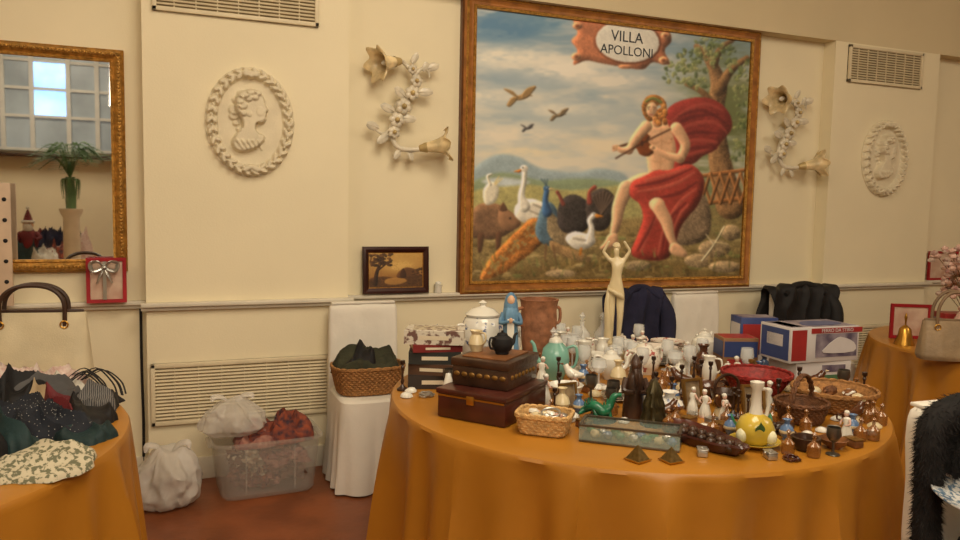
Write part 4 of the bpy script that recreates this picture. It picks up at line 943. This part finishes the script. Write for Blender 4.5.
b=B(); b.add(tube([(-.03,0,.03),(0,0,.05),(.03,0,.06)],[.02,.03,.018],12,sm=3),PORC); b.add(ell(.018,.016,.018),PORC,T(.045,0,.085)); b.add(lathe([(.005,0),(.001,.016)],8),YEL,T(.06,0,.085,ry=pi/2)); b.add(lathe([(.001,0),(.03,0),(.03,.02),(.001,.02)],16),PORC); put(b,'ceramic_bird',1.26,-1.38,rz=-.5,r=.05)

AMG=mat('amber_glass',(150,96,44),.08,alpha=.7,coat=1)
kinds=[('porcelain_figurine',figurine(PORC,PINKP,.12,1),.025),('ceramic_figurine',figurine(BLUEP,CREAM,.1,2),.024),('gilded_figurine',figurine(CREAM,AG,.13,3),.026),('teacup',cup(PORC,.03,.045),.048),('teacup',cup(ROSEP,.03,.045),.048),
 ('glass_goblet',goblet(GLASS),.029),('glass_goblet',goblet(GLASS,.034,.11),.033),('crystal_decanter',decanter(GLASS),.042),('brass_bell',bell(BRASS,.026,.075),.026),('silver_candlestick',candlestick(SILV),.03),('brass_candlestick',candlestick(AG,.03,.11),.031),
 ('small_vase',vase(CREAM,.035,.11),.035),('small_vase',vase(BLUEP,.028,.08,CREAM),.029),('seashell',shell(CREAM),.036),('seashell',shell(PORC,.03),.031),('trinket_box',trinket(WMID,AG),.036),('trinket_box',trinket(SILV,SILV,.05),.031),
 ('sugar_bowl',teapot(PORC,.08,.032,False),.046),('small_bowl',bowl(CREAM,.045,.03),.045),('wooden_elephant',animal(WDARK,.06),.048),('wooden_cup',cup(BROWN,.03,.05,False),.036),('pewter_goblet',goblet(PEWT,.026,.1),.026),('perfume_bottle',decanter(AMG,.022,.09),.024),('wooden_bowl',bowl(WMID,.05,.035),.05),
 ('porcelain_jug',jug(PORC,.11,.036),.046),('porcelain_jug',jug(ROSEP,.09,.032),.042),('stacked_teacups',cupstack(PORC,3),.056),('bird_ornament',birdfig(PORC,WMID),.034),('bird_ornament',birdfig(BROWN,CREAM),.034),('display_plate',standplate(DELFT,.055),.056),('small_photo_frame',miniframe(AG),.048),('glass_dish',bowl(GLASS,.05,.03),.05),('porcelain_dish',bowl(PORC,.05,.022),.05),('dark_trinket_box',trinket(WDARK,WMAH,.075),.044),
 ('saucer_stack',plates(PORC,5,.055),.056),('porcelain_sugar_pot',teapot(ROSEP,.1,.042,False,two=True),.06),('porcelain_creamer',teapot(PORC,.11,.04),.066),('bead_necklace',chainheap(SILV,.028),.036),('bead_necklace',chainheap(WMAH,.026),.034),('wooden_pepper_mill',candlestick(WDARK,.022,.12),.023)]
km=[(n_,b_.mesh(n_),r_) for n_,b_,r_ in kinds]
ZONE={'glass':[5,6,7,5,7,3,4,24,25,31,26,34,35,36,3,24,17,32],'mid':[0,3,4,11,13,14,16,17,18,13,24,25,27,32,14,34,35,36,31,26,6,17,32,12,37],'wood':[15,19,20,21,22,23,10,28,13,18,23,33,30,14,15,39,38],'left':[14,15,18,27,33,21,20,28,13,37],'front':[13,14,18,23,15,33,28,16,20,22,37,38,12]}
rr=random.Random(21); cnt=0
for it in range(60000):
    a=rr.random()*2*pi; q=math.sqrt(rr.random())*.93; x=TC[0]+q*cos(a); y=TC[1]+q*sin(a)
    fd=((x-TC[0])*-.45+(y-TC[1])*-.89)
    if fd>.80 or (fd>.50 and x<1.2): continue
    if x<.93 and y<-1.35: continue
    if fd>.62 and x>2.05: continue
    if fd>.42: z_='front'
    elif fd<-.2 and x<2.45: z_='glass'
    elif x>1.82: z_='wood' if y<-1.4 else 'mid'
    elif x<1.12: z_='left'
    else: z_='mid' if rr.random()<.75 else 'wood'
    kx=rr.choice(ZONE[z_]) if it<30000 else rr.choice([14,12,22,39,37,38,0,21,16] if z_!='glass' else [5,12,22,0,16,14])
    n_,me_,r_=km[kx]
    sc_=1.0 if fd<.3 else .85
    r_*=sc_
    if q+r_>TR-.012: continue
    if any((x-px)**2+(y-py)**2<(r_+pr)**2 for px,py,pr in PLACED): continue
    link(n_,me_,x,y,TZ+.001,rr.random()*6.28 if kx not in (29,30) else -.4+.6*rr.random(),sc=sc_); reg(x,y,r_); cnt+=1
    if cnt>340: break

# ------------------------------------------------------------------ things around the left chair
b=weave(.14,.17,.14,WICK,12,44,n=3.2,ax=1.12,ay=.8); put(b,'wicker_hamper_basket',.965,-.16,.497)
b=B(); b.add(cloth_lump(.17,.11,.17,4,.35),OLIVE,T(0,0,0)); b.add(cloth_lump(.10,.08,.21,7,.35),BLACK,T(-.05,.0,0)); b.add(cloth_lump(.10,.08,.2,12,.35),OLIVE,T(.05,.01,0)); put(b,'olive_scarf',.955,-.16,.60)
b=B(); seg=80
b.add(lathe([(.001,.004),(.22,.004),(.235,.02),(.262,.28),(.278,.285),(.278,.30),(.27,.30),(.256,.28),(.23,.025)],seg,None,n=7,ax=1,ay=.70),BIN)
for s in (-1,1): b.add(box(.008,.012,.23,.003),BIN,T(s*.12,-.178,.15)); b.add(box(.02,.14,.02,.005),BIN,T(s*.278,0,.27))
binp=[mat('print_orange',(150,74,48),.8,rgb2=(60,42,52),scale=30,bump=.3),mat('rose_cloth',(170,122,106),.8,rgb2=(110,60,60),scale=22,bump=.3),mat('brown_cloth',(90,62,48),.85,var=.4,bump=.3),mat('cream_cloth',(196,182,158),.8,var=.1,bump=.3)]
bn=B()
for i in range(26):
    r_=random.Random(i+9); bn.add(ell(.085,.06,.05,24,16,.8,3,i),binp[i%4],T((r_.random()-.5)*.27,(r_.random()-.5)*.15,.07+.045*(i//6),rz=r_.random()*3))
bn.add(cloth_lump(.17,.11,.15,3,.6),binp[0],T(.07,0,.25)); bn.add(cloth_lump(.1,.08,.18,14,.6),binp[0],T(.1,.02,.25)); bn.add(cloth_lump(.1,.1,.08,13,.7),binp[1],T(-.06,-.03,.25))
e=bpy.data.objects.new('storage_bin_of_clothes',None); COL.objects.link(e); e.location=(.44,-.06,0); e.rotation_euler=(0,0,.06)
b.done('bin',parent=e); bn.done('clothes',parent=e)
def pbag(r,h,m,seed,ax=1,ay=1):
    o=Vector((seed*3.1,0,0)); b=B(); prof=[(.001,.003),(r*.7,.004),(r*.98,.03),(r*1.08,h*.25),(r*1.0,h*.5),(r*.85,h*.68),(r*.6,h*.82),(r*.3,h*.92),(.001,h*.95)]
    P2=[tuple(p) for p in catm(prof,5)]
    def fn(q,z,th,i):
        d=Vector((cos(th),sin(th),z*4)); n_=noise.noise(d*1.5+o)+.5*(1-2*abs(noise.noise(Vector((cos(th)*2.6,sin(th)*2.6,z*14))+o)))+.2*(1-2*abs(noise.noise(Vector((cos(th)*6,sin(th)*6,z*30))+o)))
        return max(.001,q*(1+.24*n_)),max(.002,z*(1+.22*noise.noise(Vector((cos(th)*q/r,sin(th)*q/r,1))*1.6+o)) if z>.02 else z)
    b.add(lathe(P2,110,fn,ax=ax,ay=ay),m)
    for s in (-1,1): b.add(tube([(s*.02,0,h*.85),(s*.05,.01,h*.98),(s*.09,-.01,h*1.02),(s*.10,-.02,h*.92)],[.012,.02,.018,.006],8,sm=4,flat=.4),m)
    return b
b=pbag(.135,.30,PLBAG,2,1.05,.9); b.add(ell(.09,.08,.1,24,14,.4),binp[3],T(0,0,.12)); b.done('white_plastic_bag',-.03,-.15,0)
b=pbag(.12,.20,PLCLR,6,1.15,.8); b.add(ell(.08,.06,.07,20,12,.3),binp[3],T(0,0,.08)); b.done('clear_plastic_bag',.28,-.07,.30)

# ------------------------------------------------------------------ left table: clothes, handbag
DOT=mat('dotted_navy',(206,202,194),.8,rgb2=(26,30,40),scale=110,lo=.12,hi=.16,kind='voronoi'); LEAFP=mat('leaf_print',(198,188,162),.75,rgb2=(108,108,84),scale=75,lo=.5,hi=.55,bump=.2)
LACE=mat('pink_lace',(194,160,152),.8,rgb2=(214,198,188),scale=60,bump=.4); TEAL=mat('teal_cloth',(26,50,52),.7,var=.3,bump=.3); CRIM=mat('crimson_cloth',(104,28,34),.7,var=.3,bump=.3); WLACE=mat('white_lace',(200,194,182),.8,var=.1,scale=50,bump=.5); PLAID=mat('check_cloth',(52,52,56),.8,rgb2=(120,116,112),scale=50,kind='wave'); GREYC=mat('grey_cloth',(84,82,82),.85,var=.2,bump=.3)
BEI=mat('beige_cloth',(184,160,126),.8,var=.15,bump=.3)
b=B()
for k_,(x,y,rx,ry,h,m,z) in enumerate(((-.62,-.98,.22,.17,.15,LACE,0),(-.44,-.93,.14,.12,.13,LACE,0),(-.36,-.98,.1,.08,.11,WLACE,0),(-.28,-1.08,.08,.10,.07,BLACK,0),(-.43,-1.10,.13,.1,.12,GREYC,0),(-.50,-1.40,.17,.17,.13,DOT,0),(-.29,-1.32,.09,.12,.09,BLACK,0),(-.36,-1.24,.14,.06,.12,CRIM,0),(-.28,-1.50,.1,.07,.06,TEAL,0),(-.36,-1.46,.12,.08,.10,DOT,0),(-.26,-1.2,.07,.05,.1,PLAID,0),(-.58,-1.72,.18,.15,.11,BLACK,0),(-.46,-1.55,.14,.07,.12,TEAL,0),(-.85,-1.2,.24,.28,.18,NAVY,0),(-.95,-1.65,.22,.18,.14,binp[0],0),(-1.3,-1.3,.25,.3,.16,LACE,0),(-1.2,-.85,.2,.16,.15,OLIVE,0),(-1.35,-1.75,.18,.18,.1,CRIM,0),(-.23,-1.14,.05,.07,.09,BLACK,0),(-.52,-1.16,.13,.08,.16,BLACK,0),(-.42,-1.2,.08,.05,.15,BEI,0))):
    b.add(cloth_lump(rx,ry,h,k_*1.7+1,.75),m,T(x,y,z,rz=k_*.7))
for i in range(9):
    r_=random.Random(i); x,y=-.32+r_.random()*.08,-1.07+r_.random()*.1
    b.add(tube([(x-.06,y,.07),(x,y+.04,.09+.02*r_.random()),(x+.06,y-.02,.06),(x+.08,y-.07,.02)],.0035,6,sm=5,flat=.4),BLACK)
b.done('clothes_pile',0,0,TZ)
b=B(); b.add(cloth_lump(.12,.13,.055,5,.6),LEAFP); b.done('leaf_print_pouch',-.33,-1.76,TZ+.001,-.3)
def handbag(name,x,y,z,rz,w,h,d,m,hm,hh):
    b=B()
    def f(u,v):
        a=2*pi*u;c,s_=cos(a),sin(a);k=(abs(c)**4+abs(s_)**4)**(-.25); zz=v*h; ww=w/2*(1-.12*v)*(.93+.07*min(1,v*10)); dd=d/2*(1-.7*v**1.3)*(.85+.15*min(1,v*10))
        return (ww*c*k,dd*s_*k+.006*noise.noise(Vector((c*3,s_*3,zz*9))),zz)
    b.add(sheet(f,64,24),m); b.add(lathe([(.001,.0),(w*.42,.0)],32,None,n=4,ax=1,ay=d/w),m)
    b.add(box(w*.84,.012,.02,.004),hm,T(0,0,h))
    for s in (-1,1):
        b.add(tube([(-w*.27,s*d*.2,h*.82),(-w*.26,s*d*.22,h+hh*.5),(-w*.12,s*d*.2,h+hh),(w*.12,s*d*.2,h+hh),(w*.26,s*d*.22,h+hh*.5),(w*.27,s*d*.2,h*.82)],.0085,8,sm=6),hm)
        for q in (-1,1): b.add(torus(.014,.003,16,6),BRASS,T(q*w*.27,s*d*.26,h*.84,rx=pi/2))
    b.done(name,x,y,z,rz)
CRL=mat('cream_leather',(206,192,160),.45,var=.08,bump=.15,bscale=200); BRL=mat('brown_leather',(60,38,26),.45,var=.2)
handbag('cream_handbag',-.50,-.71,TZ+.001,-.15,.42,.29,.13,CRL,CRL,.0) if False else handbag('cream_handbag',-.50,-.71,TZ+.001,-.15,.42,.29,.13,CRL,BRL,.10)
handbag('beige_handbag',3.70,-1.44,TZ+.001,-.5,.34,.2,.14,mat('beige_leather',(150,128,98),.5,var=.15,bump=.3),mat('tan_leather',(126,102,76),.5),.14)
b=B(); b.add(box(.16,.02,.6,.004),mat('pinkish_board',(206,180,154),.6,var=.08),T(0,0,.3))
for i in range(5): b.add(ell(.010,.004,.010),BLACK,T(.055,-.012,.12+.1*i))
b.done('jewellery_display_board',-.80,WY-.10,RZ)
b=B(); b.add(tube([(.14*cos(pi*i/24),0,.20*sin(pi*i/24)) for i in range(25)],.012,10),mat('lilac_plastic',(206,190,204),.35,var=.1)); b.add(box(.3,.14,.34,.02),mat('violet_fabric',(120,80,120),.7),T(0,0,-.17)); b.done('lilac_tote',-.12,-2.38,.35,.5)

# ------------------------------------------------------------------ right side
gb=bell(BRASS,.055,.18).mesh('gold_bell'); link('gold_bell',gb,3.86,-1.04,TZ+.001); link('gold_bell',gb,3.98,-1.2,TZ+.001,sc=.75)
gift_frame('red_picture_frame.002',3.98,-.86,TZ+.02,.19,.17,rz=-.5,bow=False)
put(carton(.2,.14,.16,LR,[('f',0,.08,.16,.1,LW),('l',0,.08,.1,.1,LG)]),'red_gift_box',4.32,-1.0,rz=-.4,r=.01)
b=B(); b.add(lathe([(.001,0),(.05,0),(.07,.08),(.05,.16),(.03,.2),(.04,.22),(.034,.22),(.001,.15)],24),PINKP); DR=mat('dried_flowers',(200,180,164),.8,rgb2=(160,116,108),scale=30); ST=mat('dry_stem',(120,92,60),.8)
for i in range(26):
    r_=random.Random(i); a=r_.random()*6.28; q=.04+.12*r_.random(); h=.28+.26*r_.random(); tip=(q*cos(a),q*sin(a),h)
    b.add(tube([(0,0,.18),(q*.3*cos(a),q*.3*sin(a),h*.7),tip],.0022,5,sm=3),ST)
    for k in range(5): b.add(ell(.02,.02,.014,8,6,.4,3,i+k),DR if k%2 else PINKP,T(tip[0]+(r_.random()-.5)*.05,tip[1]+(r_.random()-.5)*.05,tip[2]+(r_.random()-.5)*.07))
put(b,'dried_flower_vase',4.12,-1.2,r=.01)
b=B(); DKC=mat('dark_clothes',(26,24,28),.85,var=.4,bump=.3); b.add(cloth_lump(.15,.14,.18,31,.3),DKC); b.add(cloth_lump(.13,.11,.2,37,.3),DKC,T(-.02,-.01,0,rz=1)); b.add(cloth_lump(.11,.10,.19,41,.3),NAVY,T(.05,-.02,0,rz=1)); b.done('dark_clothes_pile',2.09,-2.80,.497)
b=B(); b.add(lathe([(.001,.008),(.07,.004),(.12,.02),(.13,.024),(.13,.028),(.07,.012),(.001,.012)],48),mat('blue_lace_plate',(222,224,222),.2,rgb2=(96,126,154),scale=70,lo=.48,hi=.56,coat=.5)); b.done('patterned_plate',2.01,-2.775,.715,0,.16,.04)
# mirrored side of the room
b=B(); b.add(lathe([(.001,0),(.14,0),(.14,.05),(.09,.1),(.08,1.28),(.11,1.34),(.12,1.38),(.001,1.38)],32),PLAST); b.done('pedestal',-1.0,-4.7,0)
b=B(); b.add(lathe([(.001,0),(.05,0),(.055,.1),(.04,.3),(.05,.34),(.04,.34),(.001,.25)],24),mat('green_vase',(90,120,80),.2,var=.2,coat=.3)); PG=mat('palm_green',(72,108,54),.5,var=.3)
for i in range(24):
    r_=random.Random(i); a=i*2.4; L_=.26+.16*r_.random(); up=.4+.5*r_.random(); pts=[(0,0,.32),(L_*.4*cos(a),L_*.4*sin(a),.34+.42*up),(L_*cos(a),L_*sin(a),.34+.4*up-.1)]
    b.add(tube(pts,[.006,.018,.002],6,sm=6,flat=.25),PG)
    C_=catm(pts,6)
    for k in range(5,13):
        c=C_[min(k,len(C_)-1)]
        for s in (-1,1): leaf(b,tuple(c),(cos(a)*.5-s*sin(a),sin(a)*.5+s*cos(a),-.3),.11,.014,PG)
for i in range(8): a=i*.8; b.add(tube([(.03*cos(a),.03*sin(a),.32),(.09*cos(a),.09*sin(a),.3),(.08*cos(a),.08*sin(a),.1)],[.01,.014,.004],6,sm=4,flat=.4),PG)
b.done('potted_palm',-1.0,-4.7,1.38)
b=B()
for i in range(26):
    r_=random.Random(i+60); a=r_.random()*6.28;q=.62*math.sqrt(r_.random()); b.add(cloth_lump(.15,.13,.20+.22*r_.random(),i+2,.6,40,12),[CRIM,WLACE,NAVY,LACE,TEAL,BEI,binp[0],LACE][i%8],T(q*cos(a),q*sin(a),0))
b.done('clothes_pile.001',-1.5,-5.75,TZ)
b=B(); b.add(lathe([(.001,0),(.1,0),(.12,.08),(.1,.2),(.05,.26)],24),CRIM); b.add(ell(.065),SKP,T(0,0,.31)); b.add(ell(.06,.03,.06,14,10,.2),WLACE,T(0,.05,.27)); b.add(torus(.062,.02),WLACE,T(0,0,.35)); b.add(lathe([(.062,.35),(.04,.43),(.015,.5),(.001,.52)],20),CRIM); b.add(ell(.02),WLACE,T(0,0,.53))
for s in (-1,1): b.add(tube([(s*.08,0,.2),(s*.14,.04,.14),(s*.1,.1,.12)],[.035,.03,.02],10,sm=3),CRIM); b.add(ell(.006),BLACK,T(s*.022,.06,.325))
b.done('santa_plush',-1.50,-5.3,TZ+.16,sc=.85)
